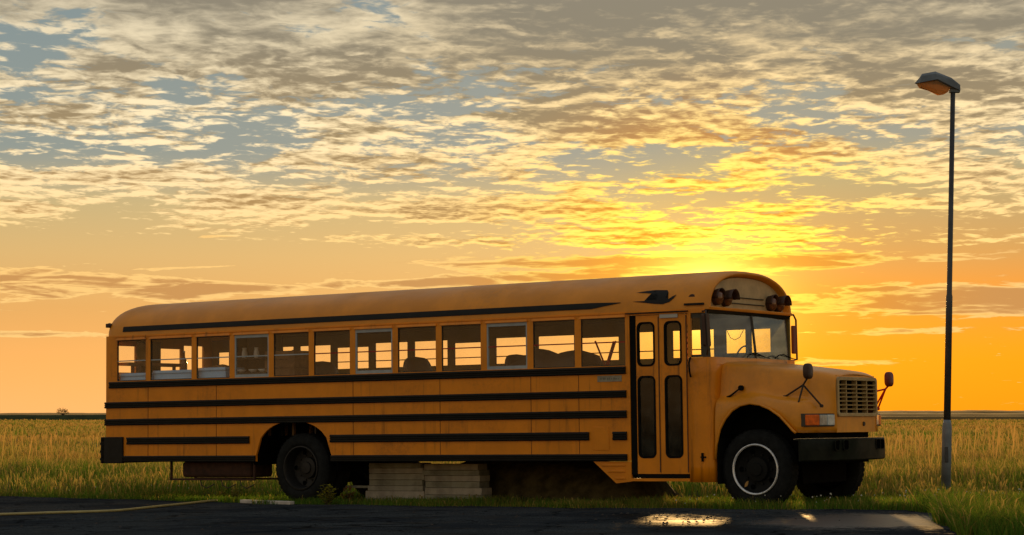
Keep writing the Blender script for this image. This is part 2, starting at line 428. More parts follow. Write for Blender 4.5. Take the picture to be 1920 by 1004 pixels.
def asphalt_mat():
    m = bpy.data.materials.new('damp_asphalt'); m.use_nodes = True; nt = m.node_tree; b = nt.nodes['Principled BSDF']
    tc = nt.nodes.new('ShaderNodeTexCoord'); ob = tc.outputs['Object']
    n = noise(nt, ob, 70, 3, .75); n2 = noise(nt, ob, .55, 6, .6); n3 = noise(nt, ob, 7, 6, .7); n4 = noise(nt, ob, 2.2, 5, .65)
    c = mixc(nt, n.smooth(.40, .62), (.012, .016, .020, 1), (.075, .084, .090, 1))
    c = mixc(nt, n2.smooth(.42, .6) * .75, c, (.016, .020, .026, 1))
    c = mixc(nt, n4.smooth(.52, .66) * .6, c, (.050, .046, .040, 1))
    c = mixc(nt, n3.smooth(.60, .70) * .75, c, (.11, .095, .075, 1))
    # cracks
    vo = nt.nodes.new('ShaderNodeTexVoronoi'); vo.feature = 'DISTANCE_TO_EDGE'; vo.inputs['Scale'].default_value = .9
    wv = nt.nodes.new('ShaderNodeVectorMath'); wv.operation = 'MULTIPLY_ADD'; nt.links.new(noise(nt, ob, 2.0, 4, .6, out='Color'), wv.inputs[0]); wv.inputs[1].default_value = (.7, .7, 0); nt.links.new(ob, wv.inputs[2])
    nt.links.new(wv.outputs[0], vo.inputs['Vector'])
    crack = V(nt, vo.outputs['Distance']).smooth(.006, .022, 1.0, 0.0)
    c = mixc(nt, crack * .8, c, (.006, .007, .008, 1))
    # damp hollows that hold a film of water
    sp = nt.nodes.new('ShaderNodeSeparateXYZ'); nt.links.new(ob, sp.inputs[0]); X, Y = V(nt, sp.outputs[0]), V(nt, sp.outputs[1])
    def hollow(cx, cy, rx, ry):
        a = (X - cx) / rx; q = (Y - cy) / ry; return ((a * a + q * q) * -1.0).exp()
    n6 = noise(nt, ob, 24, 3, .6)
    patchy = (n4 - .5) * 1.3 + (n3 - .5) * 1.2 + (n6 - .5) * .9
    film = (hollow(1.85, 22.4, .80, 2.3) * 1.0 + hollow(1.35, 24.7, .45, .7) * .75 + patchy).smooth(.40, .95)     # thin dirty film
    pool = (hollow(3.95, 23.0, .95, 2.1) * 1.15 + hollow(3.0, 22.2, .6, 1.3) * .75 + patchy).smooth(.40, .90)       # standing water
    wet = film.maxi(pool)
    c = mixc(nt, wet * .7, c, (.014, .014, .013, 1))
    nt.links.new(c, b.inputs['Base Color'])
    nt.links.new((film * -.32 + pool * -.52 + .95 + (n - .5) * .15).clamp().k, b.inputs['Roughness'])
    nt.links.new((film * .002 + pool * .35).k, b.inputs['Specular IOR Level'])
    bn = nt.nodes.new('ShaderNodeBump'); bn.inputs['Strength'].default_value = .30; bn.inputs['Distance'].default_value = .008
    nt.links.new(((n * .6 + n3) * (wet * -.8 + 1.0) - crack * .5).k, bn.inputs['Height']); nt.links.new(bn.outputs[0], b.inputs['Normal'])
    return m
def build_asphalt():
    bm = bmesh.new()
    top = [(x, y) for x, y in ED]; poly = top + [(-40, -30)]
    vs = [bm.verts.new((x, y, 0)) for x, y in poly]
    f = bm.faces.new(vs)
    bmesh.ops.triangulate(bm, faces=[f], quad_method='BEAUTY', ngon_method='EAR_CLIP')
    # cut so that it follows the ground
    for yy in np.arange(12, 44, 1.0):
        bmesh.ops.bisect_plane(bm, geom=bm.verts[:] + bm.edges[:] + bm.faces[:], plane_co=(0, yy, 0), plane_no=(0, 1, 0))
    for xx in np.arange(-12, 6, 1.0):
        bmesh.ops.bisect_plane(bm, geom=bm.verts[:] + bm.edges[:] + bm.faces[:], plane_co=(xx, 0, 0), plane_no=(1, 0, 0))
    for v in bm.verts: v.co.z = float(gz(v.co.x, v.co.y)) + .02
    bmesh.ops.recalc_face_normals(bm, faces=bm.faces)
    ext = bmesh.ops.extrude_edge_only(bm, edges=[e for e in bm.edges if e.is_boundary])
    for v in ext['geom']:
        if isinstance(v, bmesh.types.BMVert): v.co.z -= .05
    me = bpy.data.meshes.new('asphalt_road'); bm.to_mesh(me); bm.free(); me.materials.append(asphalt_mat())
    o = bpy.data.objects.new('asphalt_road', me); COL.objects.link(o); o['kind'] = 'structure'
build_asphalt()

# low bank and far hills
def bank(name, x0, x1, y, h, depth, m, n=160, seed=1, amp=.12):
    r = random.Random(seed); rows = []
    ph = [r.uniform(0, 6) for _ in range(4)]
    prof = [(-depth, 0), (-depth * .55, .62), (-depth * .2, .95), (0, 1), (depth * .6, .7), (depth, -.05)]
    for i in range(n + 1):
        t = i / n; x = x0 + (x1 - x0) * t
        e = min(1, min(t, 1 - t) * 8); e = e * e * (3 - 2 * e)
        hh = h * e * (1 + amp * (math.sin(t * 17 + ph[0]) * .5 + math.sin(t * 41 + ph[1]) * .3 + r.uniform(-.35, .35)))
        rows.append([(x, y + a, -.1 + b * hh) for a, b in prof])
    mb = MB(); mb.loft(rows); o = mb.build(name, m, smooth=True); o['kind'] = 'structure'; return o
GBANK = mat('bank_turf', (.035, .045, .014), 1.0, spec=.05, var=.5, vscale=.4, bump=.4, bscale=2)
HILLM = mat('far_hill_turf', (.15, .095, .03), 1.0, spec=.05, var=.3, vscale=.02)
bank('grass_bank', -260, 30, 430, 1.34, 14, GBANK, seed=4, amp=.05)
bank('grass_bank', 20, 330, 436, .95, 14, HILLM, seed=5, amp=.08)
bank('far_hill', 180, 620, 1900, 4.6, 120, HILLM, n=90, seed=6, amp=.12)
bank('far_hill', 130, 900, 1300, 2.2, 60, HILLM, n=120, seed=9, amp=.25)
bank('far_hill', -1180, -700, 4800, 4.4, 300, HILLM, n=60, seed=16, amp=.1)

def added_mound():  # mound added to fill the dark gap under the bus; length lets sun past
    mb = MB(); rows = []; r = random.Random(12)
    for i in range(25):
        u = i / 24; s_ = 3.9 + 3.9 * u; e = math.sin(math.pi * min(1, max(0, u))) ** .22
        rows.append([tuple(B(s_, w, -.03 + .74 * e * k * (1 - .12 * u) + r.uniform(-.02, .02) * k)) for w, k in ((.85, 0), (1.0, .40), (1.2, .78), (1.45, .98), (1.8, .95), (2.1, .5), (2.35, 0))])
    mb.loft(rows); o = mb.build('added_mound', mat('added_mound_dark', (.085, .070, .032), 1.0, spec=.05, var=.5, vscale=5, bump=.6, bscale=25), smooth=True); o['kind'] = 'structure'
added_mound()

# ------------------------------------------------------------------ the school bus
W = 2.44
bus = empty('school_bus'); bus.matrix_world = BM
tag(bus, 'old yellow school bus with black rub rails parked on the grass verge', 'bus')
def part(mb, name, m, parent=bus, **k): return mb.build(name, m, parent, **k)

POST = [-1.19, -.46] + [.5 + .77 * k for k in range(10)] + [8.235]
ZW0, ZW1 = 1.852, 2.487
REAR, FRONT = -1.36, 9.45
def near_columns():
    """breaks for the near wall: list of (s0,s1,[(zb0,zb1,zt)])"""
    br = set([REAR, 9.115, 8.235])
    for p in POST[1:12]: br.add(round(p - .05, 4)); br.add(round(p + .05, 4))
    br.add(-1.13); br.add(8.17)
    arch = [1.74 + 1.435 * k / 16 for k in range(17)]
    for a in arch: br.add(round(a, 4))
    return sorted(br)
def arch_z(s):
    u = (s - 2.4575) / .7175
    return .69 + .495 * math.sqrt(max(0, 1 - abs(u) ** 2.3)) if abs(u) < 1 else .60
def wall(mb, y0, y1, openings, s_end, z_lo=.60, z_hi=2.56, extra=()):
    br = set([REAR, s_end]) | set(extra)
    for a, b, c, d in openings: br.add(a); br.add(b)
    for k in range(17): br.add(round(1.74 + 1.435 * k / 16, 4))
    br = sorted(b for b in br if REAR <= b <= s_end)
    for a, b in zip(br[:-1], br[1:]):
        mid = (a + b) / 2
        za, zb = arch_z(a + 1e-5) if 1.74 < mid < 3.175 else z_lo, arch_z(b - 1e-5) if 1.74 < mid < 3.175 else z_lo
        hit = [o for o in openings if o[0] - 1e-6 < mid < o[1] + 1e-6]
        spans = [(za, zb, z_hi)] if not hit else [(za, zb, hit[0][2])] + [(hit[0][3], hit[0][3], z_hi)]
        if len(hit) == 2: spans = [(za, zb, min(hit[0][2], hit[1][2])), ]
        for p, q, t in spans:
            mb.hexa([(a, y0, p), (b, y0, q), (b, y1, q), (a, y1, p), (a, y0, t), (b, y0, t), (b, y1, t), (a, y1, t)])
NEARW = [(-1.12, -.51, ZW0, ZW1)] + [(POST[i] + .05, POST[i + 1] - .05, ZW0, ZW1) for i in range(1, 11)] + [(POST[11] + .05, 8.17, ZW0, ZW1)]
mb = MB(); wall(mb, 0.0, .035, NEARW, 8.235); part(mb, 'side_wall', YEL)
# far wall: deeper window frames
FARW = []
fo = random.Random(2)
for i in range(12):
    a = POST[i] + .055 if i else -1.20
    FARW.append((round(a, 3), round(POST[i + 1] - .055, 3), 2.01, 2.42 if i % 3 else 2.37))
FARW += [(8.35, 8.685, 2.05, 2.40), (8.75, 9.075, 2.05, 2.40)]
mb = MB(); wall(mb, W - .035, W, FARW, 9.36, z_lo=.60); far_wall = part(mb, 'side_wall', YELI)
# rear wall with emergency exit windows
mb = MB()
def yz_wall(mb, x0, x1, y0, y1, z0, z1, holes):
    br = sorted(set([y0, y1] + [h[0] for h in holes] + [h[1] for h in holes]))
    for a, b in zip(br[:-1], br[1:]):
        hit = [h for h in holes if h[0] - 1e-6 < (a + b) / 2 < h[1] + 1e-6]
        sp = [(z0, z1)] if not hit else [(z0, hit[0][2]), (hit[0][3], z1)]
        for p, q in sp: mb.box(x0, x1, a, b, p, q)
yz_wall(mb, REAR - .0, REAR + .035, .037, W - .037, .6, 2.56, [(.17, .62, 2.0, 2.42), (1.12, 1.66, 2.02, 2.40), (1.73, 2.2, 2.05, 2.46)])
part(mb, 'rear_wall', YEL)
# roof shell
def roof_sec(s, k=1.0, kz=1.0, n=26, y_c=W / 2, half=W / 2, zb=2.55, hz=.555):
    pts = []
    for i in range(n + 1):
        t = math.pi * i / n
        c, sn = math.cos(t), math.sin(t)
        yy = y_c - half * k * math.copysign(abs(c) ** .80, c); z = zb + hz * kz * abs(sn) ** .86
        pts.append((s, yy, z))
    return pts
rows = []
for t in np.linspace(0, 1, 12):
    q = math.sin(t * math.pi / 2); s_off = .26 * (1 - math.cos(t * math.pi / 2))
    rows.append(roof_sec(REAR + s_off, 
                         .955 + .045 * q, .885 + .115 * q))
for s in np.arange(-1.0, 9.2, .6): rows.append(roof_sec(s))
for s, k, kz in [(9.22, 1, 1), (9.31, .995, .993), (9.375, .98, .972), (9.405, .958, .94)]: rows.append(roof_sec(s, k, kz))
rim = [(9.41, .93, .90), (9.40, .90, .86), (9.34, .885, .84), (9.325, .87, .82)]
for s, k, kz in rim: rows.append([(a, b, c + .012) for a, b, c in roof_sec(s, k, kz)])
mb = MB(); mb.loft(rows); mb.add(rows[0], [tuple(range(27))]); roof = part(mb, 'roof', YELR, smooth=True)
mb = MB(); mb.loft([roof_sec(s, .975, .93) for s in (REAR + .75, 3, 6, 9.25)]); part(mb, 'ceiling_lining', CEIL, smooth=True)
mb = MB(); mb.add([(9.33, b, c) for a, b, c in roof_sec(0, .88, .83)] , [tuple(range(27))]); part(mb, 'destination_panel', mat('destination_panel_paint', (.46, .34, .17), .5, var=.15), parent=roof)
for z0, y0, y1 in ((2.735, .78, 1.70), (2.655, .72, 1.72)):
    mb = MB(); mb.box(9.331, 9.345, y0, y1, z0, z0 + .012); part(mb, 'panel_seam', BLK, parent=roof)
# black eave strip, with pointed front end
def rail_profile(mb, s0, s1, z0, z1, y=0.0, d=.028):
    h = (z1 - z0) / 7
    pr = [(y + .004, z0), (y - d * .8, z0), (y - d, z0 + h), (y - d, z0 + 2 * h), (y - d * .45, z0 + 2.5 * h), (y - d * .45, z0 + 3 * h), (y - d, z0 + 3.2 * h), (y - d, z0 + 3.8 * h),
          (y - d * .45, z0 + 4 * h), (y - d * .45, z0 + 4.5 * h), (y - d, z0 + 5 * h), (y - d, z0 + 6 * h), (y - d * .8, z1), (y + .004, z1)]
    mb.loft([[(s, a, b) for a, b in pr] for s in (s0, s1)], True, True)
def roof_y(z):   # outer surface of the near roof side at height z
    q = max(0, min(1, (z - 2.55) / .555)); t = math.asin(min(1, q ** (1 / .86)))
    return W / 2 - W / 2 * abs(math.cos(t)) ** .80
def roof_strip(mb, poly, off=.004, dz=6):
    n = len(poly)
    mb.add([(s, roof_y(z) - off, z) for s, z in poly], [tuple(range(n))])
mb = MB()
st = [-1.0 + 8.65 * i / 40 for i in range(41)]
rowsA = [[(s, roof_y(z) - .006, z) for z in np.linspace(2.618, 2.70, 5)] for s in st]
rowsA += [[(7.65 + .45 * k, roof_y(z) - .006, z) for z in np.linspace(2.618 + .065 * k, 2.70 - .012 * k, 5)] for k in (.33, .66, 1.0)]
mb.loft(rowsA); o = part(mb, 'eave_stripe', BLK, parent=roof)
so = o.modifiers.new('solid', 'SOLIDIFY'); so.thickness = .005; so.offset = 0
# swift-shaped emblem painted on the roof side
def emblem(pts):
    bm = bmesh.new(); f = bm.faces.new([bm.verts.new((s, 0, z)) for s, z in pts])
    bmesh.ops.triangulate(bm, faces=[f], ngon_method='EAR_CLIP')
    for zc in np.arange(2.64, 2.9, .015):
        bmesh.ops.bisect_plane(bm, geom=bm.verts[:] + bm.edges[:] + bm.faces[:], plane_co=(0, 0, zc), plane_no=(0, 0, 1))
    for v in bm.verts: v.co.y = roof_y(v.co.z) - .006
    me = bpy.data.meshes.new('bird_emblem'); bm.to_mesh(me); bm.free(); me.materials.append(BLK)
    o = bpy.data.objects.new('bird_emblem', me); COL.objects.link(o); o.parent = roof; return o
emblem([(8.304, 2.811), (8.443, 2.827), (8.584, 2.835), (8.771, 2.826), (8.802, 2.796), (8.778, 2.75), (8.782, 2.703), (8.826, 2.701), (8.878, 2.735), (8.936, 2.758), (8.908, 2.712), (8.844, 2.662),
        (8.751, 2.637), (8.617, 2.647), (8.494, 2.665), (8.277, 2.691), (8.465, 2.692), (8.647, 2.692), (8.659, 2.745), (8.635, 2.778), (8.456, 2.8)])
# drip lip over each near window, seals and rails
mb = MB(); mb.box(-1.18, 8.2, -.012, .0, 2.535, 2.55); part(mb, 'drip_rail', YEL)
for i, (a, b, c, d) in enumerate(NEARW):
    mb = MB(); mb.hexa([(a - .02, -.022, d + .004), (b + .02, -.022, d + .004), (b + .02, .0, d + .004), (a - .02, .0, d + .004),
                        (a - .0, -.010, d + .036), (b + .0, -.010, d + .036), (b, .0, d + .036), (a, .0, d + .036)]); part(mb, 'window_hood', YEL)
    white = i in (3, 6, 9)
    t = .045 if white else .012
    mb = MB(); m_ = ALU if white else DFR
    mb.box(a, a + t * .5, .004, .03, c, d); mb.box(b - t * .5, b, .004, .03, c, d)
    mb.box(a + t * .5, b - t * .5, .004, .03, c, c + t); mb.box(a + t * .5, b - t * .5, .004, .03, d - t, d)
    wf = part(mb, 'window', m_)
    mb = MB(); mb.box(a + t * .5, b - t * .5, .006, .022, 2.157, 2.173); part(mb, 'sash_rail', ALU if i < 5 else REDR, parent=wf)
    for z0, z1, yy in ((c + t, 2.157, .012), (2.173, d - t, .018)):
        mb = MB(); mb.box(a + t * .5, b - t * .5, yy, yy + .004, z0, z1); part(mb, 'pane', GLS, parent=wf)
for i, (a, b, c, d) in enumerate(FARW):
    mb = MB(); t = .012
    mb.box(a, a + t, W - .03, W - .005, c, d); mb.box(b - t, b, W - .03, W - .005, c, d); mb.box(a + t, b - t, W - .03, W - .005, c, c + t); mb.box(a + t, b - t, W - .03, W - .005, d - t, d)
    wf = part(mb, 'window', DFR)
    if i < 12:
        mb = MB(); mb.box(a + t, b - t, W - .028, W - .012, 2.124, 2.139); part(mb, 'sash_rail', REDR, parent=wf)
    mb = MB(); mb.box(a + t, b - t, W - .02, W - .016, c + t, d - t); part(mb, 'pane', GLS, parent=wf)
for s0, s1, z0, z1 in [(-1.28, 8.175, 1.742, 1.842), (-1.372, 8.18, 1.431, 1.527), (-1.372, 8.18, 1.163, 1.263), (-.895, 1.615, .866, .976), (3.166, 7.592, .872, .984), (7.966, 8.18, .872, .984),
                       (-.97, 1.735, .597, .690), (3.18, 8.18, .597, .690)]:
    mb = MB(); rail_profile(mb, s0, s1, z0, z1); part(mb, 'rub_rail', BLK)
for z0, z1 in [(1.431, 1.527), (1.163, 1.263)]:
    mb = MB(); mb.box(REAR - .026, REAR, .0, W, z0, z1); part(mb, 'rear_rub_rail', CHR)
# rivets and panel seams in the lower wall
for s in (-.46, .95, 3.58, 5.13, 6.66, 7.43):
    mb = MB(); mb.box(s, s + .009, -.0035, .0, .69, 1.742); part(mb, 'panel_seam', mat('seam_dark_brown', (.22, .07, .006), .7))  # dark brown strips mark the panel joints
# rear bumper wrapping round the corner
mb = MB(); mb.box(-1.44, -.975, -.03, .03, .575, .985); mb.box(-1.45, REAR - .002, -.03, W + .03, .575, .985)
mb.box(-1.465, -1.44, -.034, W + .03, .62, .66); mb.box(-1.465, -1.44, -.034, W + .03, .74, .78); mb.box(-1.465, -1.44, -.034, W + .03, .86, .90)
part(mb, 'rear_bumper', BLK, bevel=.01)
mb = MB(); mb.lathe([(.0, -.03), (.035, -.03), (.04, 0), (.03, .05), (0, .055)], (-1.345, .06, 2.735), 'y', 12); mb.box(-1.40, -1.33, .02, .10, 2.70, 2.765); part(mb, 'marker_lamp', WLH, bevel=.01)
# number plate like pale strip and service hatch
mb = MB(); mb.box(7.735, 8.11, -.006, .0, 1.645, 1.725); mb.box(7.735, 8.11, -.009, -.006, 1.645, 1.653); pl = part(mb, 'pale_plate', LBL)
random.seed(5)
for k in range(9):
    x = 7.78 + k * .034 + random.uniform(-.004, .004); mb = MB(); mb.box(x, x + random.uniform(.010, .024), -.0078, -.006, 1.672, 1.672 + random.uniform(.018, .03)); part(mb, 'worn_letter', mat('worn_letter_paint', (.17, .16, .12), .7), parent=pl)
mb = MB(); mb.box(7.66, 7.90, -.006, .0, .74, 1.05); part(mb, 'service_hatch', YEL, bevel=.004)
# triangular skirt in front of the door, ribbed
mb = MB(); mb.prism([(7.65, .592), (8.235, .592), (8.235, .33), (8.0, .305)], 0.0, .03); sk = part(mb, 'entry_skirt', YEL)
for k, (a, z) in enumerate(((7.78, .53), (7.87, .45), (7.99, .36))):
    mb = MB(); mb.prism([(a, z), (8.15, z), (8.13, z + .028), (a + .01, z + .028)], -.012, .0); part(mb, 'skirt_rib', YEL, parent=sk, bevel=.006)
# floor, inner lining and bulkheads
mb = MB(); mb.box(REAR + .04, 1.64, .036, W - .036, .93, .98); mb.box(1.64, 3.28, .81, W - .81, .93, .98); mb.box(3.28, 8.23, .036, W - .036, .93, .98); mb.box(8.23, 9.34, .9, W - .036, .93, .98); part(mb, 'floor', UND)
mb = MB(); mb.box(REAR + .05, 8.22, .037, .05, 1.24, 1.84); part(mb, 'inner_lining', YELI)
mb = MB(); mb.box(REAR + .05, 9.2, W - .05, W - .037, 1.24, 2.0); part(mb, 'inner_lining', YELI)
mb = MB(); mb.box(8.24, 9.1, .86, .90, .42, 1.05); mb.box(8.24, 9.1, .45, .86, .60, .64); mb.box(8.24, 9.1, .05, .45, .42, .45); part(mb, 'entry_steps', UND)
# ---- door bay
mb = MB(); mb.box(8.236, 8.325, .012, .05, .42, 2.50); part(mb, 'door_post', RUB)
mb = MB(); mb.box(8.236, 9.36, .0, .035, 2.505, 2.56); part(mb, 'door_header', YEL)
mb = MB(); mb.box(8.19, 9.13, -.03, .03, 2.525, 2.54); part(mb, 'door_drip_rail', BLK)
mb = MB(); mb.box(8.236, 9.118, -.004, .12, .335, .372); part(mb, 'door_sill', YEL)
mb = MB(); mb.box(8.326, 9.118, .006, .12, .374, .425); part(mb, 'door_threshold', RUB)
door = MB()
D_Y0, D_Y1 = .015, .045
for s0, s1, h0, h1 in ((8.327, 8.682, 8.35, 8.607), (8.686, 9.098, 8.762, 9.010)):
    mb = MB()
    plate_hole(mb, s0, s1, 1.77, 2.50, (h0, h1, 1.839, 2.408, .07), D_Y0, D_Y1)
    plate_hole(mb, s0, s1, .43, 1.77, (h0, h1, .641, 1.702, .07), D_Y0, D_Y1)
    leaf = part(mb, 'door_leaf', YEL)
    for z0, z1, g in ((1.839, 2.408, GLSD), (.641, 1.702, GLSL)):
        mb = MB(); ring(mb, rrect(h0 + .018, h1 - .018, z0 + .018, z1 - .018, .055), rrect(h0 - .008, h1 + .008, z0 - .008, z1 + .008, .078), D_Y0 - .006, D_Y1 + .004); part(mb, 'gasket', RUB, parent=leaf)
        mb = MB(); mb.prism(rrect(h0 + .01, h1 - .01, z0 + .01, z1 - .01, .06), .028, .032); part(mb, 'pane', g, parent=leaf)
    mb = MB(); mb.box(s1 - .016, s1 - .004, D_Y0 - .006, D_Y0, .45, 2.48); part(mb, 'edge_seal', STL, parent=leaf)
for k in range(9):
    mb = MB(); z = 1.74 + k * .073; mb.box(9.097, 9.117, .02, .045, z, z + .026); part(mb, 'hinge_knuckle', STL)
mb = MB(); mb.box(9.098, 9.116, .02, .045, .43, 1.72); mb.box(9.098, 9.116, .02, .045, 2.37, 2.5); part(mb, 'hinge_strip', YEL)
mb = MB(); mb.box(8.70, 8.97, -.004, .012, 2.455, 2.505); part(mb, 'door_plate', mat('door_plate_white', (.5, .52, .5), .5), bevel=.004)
# curtain rag behind second leaf, lower right
mb = MB(); mb.loft([[(8.93 + .03 * math.sin(k * 1.7), .07 + .02 * math.sin(k * 2.1), z) for k in range(5)][:1] + [(8.955 + .012 * k, .07 + .02 * math.sin(k * 2.1), z) for k in range(5)] for z in np.linspace(1.42, 1.70, 6)])
part(mb, 'door_rag', CLTH, smooth=True)
# ---- cowl corner (rounded) between door and hood, with quarter window above
def corner_rows(zs, r=.14):
    rows = []
    for z in zs:
        row = [(9.118, .0, z)] + [(9.33 + r * math.sin(a), r - r * math.cos(a), z) for a in (R(90) * k / 7 for k in range(8))] + [(9.475, .34, z)]
        rows.append(row)
    return rows
mb = MB(); mb.loft(corner_rows(np.linspace(.325, 1.93, 9))); 
cw = part(mb, 'cowl_corner', YEL, auto=50); so = cw.modifiers.new('solid', 'SOLIDIFY'); so.thickness = .02; so.offset = -1
mb = MB(); mb.loft([[(a, W - b, c) for a, b, c in r_] for r_ in corner_rows(np.linspace(.6, 1.93, 5))]); part(mb, 'cowl_corner', YEL, auto=50)
mb = MB(); mb.box(9.118, 9.16, .0, .04, 1.932, 2.504); part(mb, 'door_front_post', YEL)
for q0, q1 in ((2.44, 2.504), (1.932, 1.965)):
    mb = MB(); mb.box(9.161, 9.30, .02, .035, q0, q1); part(mb, 'quarter_window_frame', DFR)
mb = MB(); mb.box(9.161, 9.30, .024, .030, 1.966, 2.44); part(mb, 'quarter_window', GLS)
mb = MB(); mb.hexa([(9.30, .02, 1.932), (9.345, .02, 1.932), (9.40, .10, 1.932), (9.36, .11, 1.932), (9.29, .02, 2.504), (9.325, .02, 2.504), (9.36, .10, 2.504), (9.33, .11, 2.504)]); part(mb, 'windscreen_pillar', DFR)
mb = MB(); mb.hexa([(9.32, W - .02, 1.932), (9.38, W - .10, 1.932), (9.36, W - .13, 1.932), (9.30, W - .04, 1.932), (9.30, W - .02, 2.504), (9.345, W - .10, 2.504), (9.33, W - .13, 2.504), (9.28, W - .04, 2.504)]); part(mb, 'windscreen_pillar', STL)
# windscreen: two panes in a shallow V
wb, wt = 1.932, 2.50
for name, y0, y1, sb0, sb1, st0, st1 in (('l', .105, 1.215, 9.385, 9.455, 9.345, 9.395), ('r', 1.245, W - .11, 9.455, 9.375, 9.395, 9.335)):
    mb = MB(); mb.hexa([(sb0 - .006, y0, wb), (sb0, y0, wb), (sb1, y1, wb), (sb1 - .006, y1, wb), (st0 - .006, y0, wt), (st0, y0, wt), (st1, y1, wt), (st1 - .006, y1, wt)]); part(mb, 'windscreen', GLSW)
mb = MB(); mb.tube([(9.458, 1.23, 1.93), (9.398, 1.23, 2.505)], .018, 8); part(mb, 'windscreen_divider', DFR)
mb = MB(); mb.hexa([(9.30, .0, 2.505), (9.38, .06, 2.505), (9.38, W - .06, 2.505), (9.30, W, 2.505), (9.30, .0, 2.545), (9.40, .06, 2.545), (9.40, W - .06, 2.545), (9.30, W, 2.545)]); part(mb, 'windscreen_header', BLK)
mb = MB(); mb.hexa([(9.30, .02, 2.546), (9.415, .06, 2.546), (9.415, W - .06, 2.546), (9.30, W - .02, 2.546), (9.30, .02, 2.60), (9.425, .06, 2.585), (9.425, W - .06, 2.585), (9.30, W - .02, 2.60)]); part(mb, 'roof_visor', YELR, bevel=.008)
mb = MB(); mb.box(9.08, 9.36, -.02, .02, 2.605, 2.632); part(mb, 'side_drip_rail', BLK)
mb = MB(); mb.lathe([(0, -.02), (.05, -.02), (.055, 0), (.03, .03)], (9.17, .05, 2.70), 'y', 14); part(mb, 'side_marker_lamp', WLH)
mb = MB(); mb.hexa([(9.32, .12, 1.86), (9.475, .14, 1.84), (9.50, W - .14, 1.84), (9.32, W - .12, 1.86), (9.32, .10, 1.935), (9.40, .10, 1.935), (9.47, W / 2, 1.935), (9.32, W - .10, 1.935)])
mb.hexa([(9.32, W / 2, 1.86), (9.50, W / 2, 1.84), (9.475, W - .14, 1.84), (9.32, W - .12, 1.86), (9.32, W / 2, 1.936), (9.47, W / 2, 1.936), (9.39, W - .1, 1.936), (9.32, W - .10, 1.936)]); part(mb, 'cowl_top', YELH)
mb = MB(); mb.box(9.35, 9.44, .15, W - .15, .70, 1.85); part(mb, 'firewall', UND)
mb = MB(); mb.box(8.75, 9.30, .35, W - .15, 1.72, 1.93); part(mb, 'dashboard', UND)
# wipers
for y0 in (.95, 1.75):
    mb = MB(); mb.tube([(9.47, y0, 1.945), (9.475, y0 + .10, 1.99), (9.47, y0 + .26, 2.005), (9.465, y0 + .52, 1.955)], .008, 6); mb.tube([(9.468, y0 + .18, 1.992), (9.463, y0 + .66, 1.945)], .006, 5); part(mb, 'wiper', RUB)
# warning lamps on the destination panel
for k, (y, z) in enumerate([(.36, 2.712), (.60, 2.705), (1.87, 2.695), (2.09, 2.690)]):
    mb = MB(); mb.lathe([(.10, -.01), (.10, .05), (.093, .055)], (9.335, y, z), 'x', 24); lamp = part(mb, 'warning_lamp', WLH, smooth=False)
    mb = MB(); mb.lathe([(.092, .05), (.085, .075), (.06, .095), (.03, .104), (.001, .106)], (9.335, y, z), 'x', 24); part(mb, 'lens', WLR, parent=lamp, smooth=True)
    ln = .17 if k in (1, 3) else .10
    rowsH = []
    for u in np.linspace(0, 1, 4):
        rowsH.append([(9.34 + ln * u, y + (.107 + .012 * u) * math.cos(a), z + (.107 + .02 * u) * math.sin(a)) for a in np.linspace(R(-5), R(185), 15)])
    mb = MB(); mb.loft(rowsH); hd = part(mb, 'hood', WLH, parent=lamp, smooth=True); so = hd.modifiers.new('solid', 'SOLIDIFY'); so.thickness = .006
# ---- hood and fenders as one lofted shell
ARCH = [(9.47, .62), (9.485, .80), (9.54, 1.0), (9.62, 1.13), (9.72, 1.235), (9.84, 1.30), (9.98, 1.325), (10.12, 1.305), (10.26, 1.25), (10.40, 1.16), (10.50, 1.06), (10.58, .975), (10.62, .944)]
def hood_sec(s, zb, wf, zs, zc, hw, front=0.0):
    """half section near side, bottom to centre"""
    zf = max(zb + .05, 1.33 - .10 * max(0, (s - 10.1)) )
    f = [(wf + .0, zb), (wf - .012, zb + (zf - zb) * .5), (wf + .005, zf - .02), (wf + .05, zf + .045), (wf + .12, zf + .075), (hw - .015, zf + .10),
         (hw, zf + .16), (hw + .02, (zf + zs) / 2 + .06), (hw + .045, zs - .10), (hw + .07, zs - .045), (hw + .12, zs - .008), (hw + .22, zs + .012), (.95, zc - .01), (W / 2, zc)]
    return f
rows = []
def srow(s_list, sec):
    near = [(s, w, z) for s, (w, z) in zip(s_list, sec)]
    far = [(s, W - w, z) for s, (w, z) in zip(s_list, sec)][::-1][1:]
    return near + far
for s, zb in ARCH:
    t = (s - 9.47) / 1.15
    zs = 1.865 - .10 * t - .03 * t * t; sec = hood_sec(s, zb, .05 + .01 * t, zs, zs + .035, .20 + .11 * t)
    rows.append(srow([s] * 14, sec))
zs = 1.725; sec = hood_sec(10.66, .944, .085, zs, zs + .03, .33); rows.append(srow([10.685] * 5 + [10.69] * 9, sec))
sec = hood_sec(10.72, .944, .22, 1.712, 1.745, .42); rows.append(srow([10.735] * 5 + [10.75] * 3 + [10.77] * 6, sec))
sec = [(.60, .944), (.595, 1.08), (.59, 1.20), (.585, 1.27), (.58, 1.32), (.575, 1.40), (.572, 1.46), (.572, 1.52), (.578, 1.60), (.59, 1.64), (.63, 1.675), (.70, 1.69), (.95, 1.712), (W / 2, 1.72)]
rows.append(srow([10.865] * 14, sec))
sec2 = [(w + .012, z - (.012 if z > 1.5 else 0)) for w, z in sec[:-1]] + [(W / 2, 1.705)]
rows.append(srow([10.90] * 14, sec2))
sec3 = [(w + .035, z - (.03 if z > 1.5 else 0)) for w, z in sec[:-1]] + [(W / 2, 1.688)]
rows.append(srow([10.912] * 14, sec3))
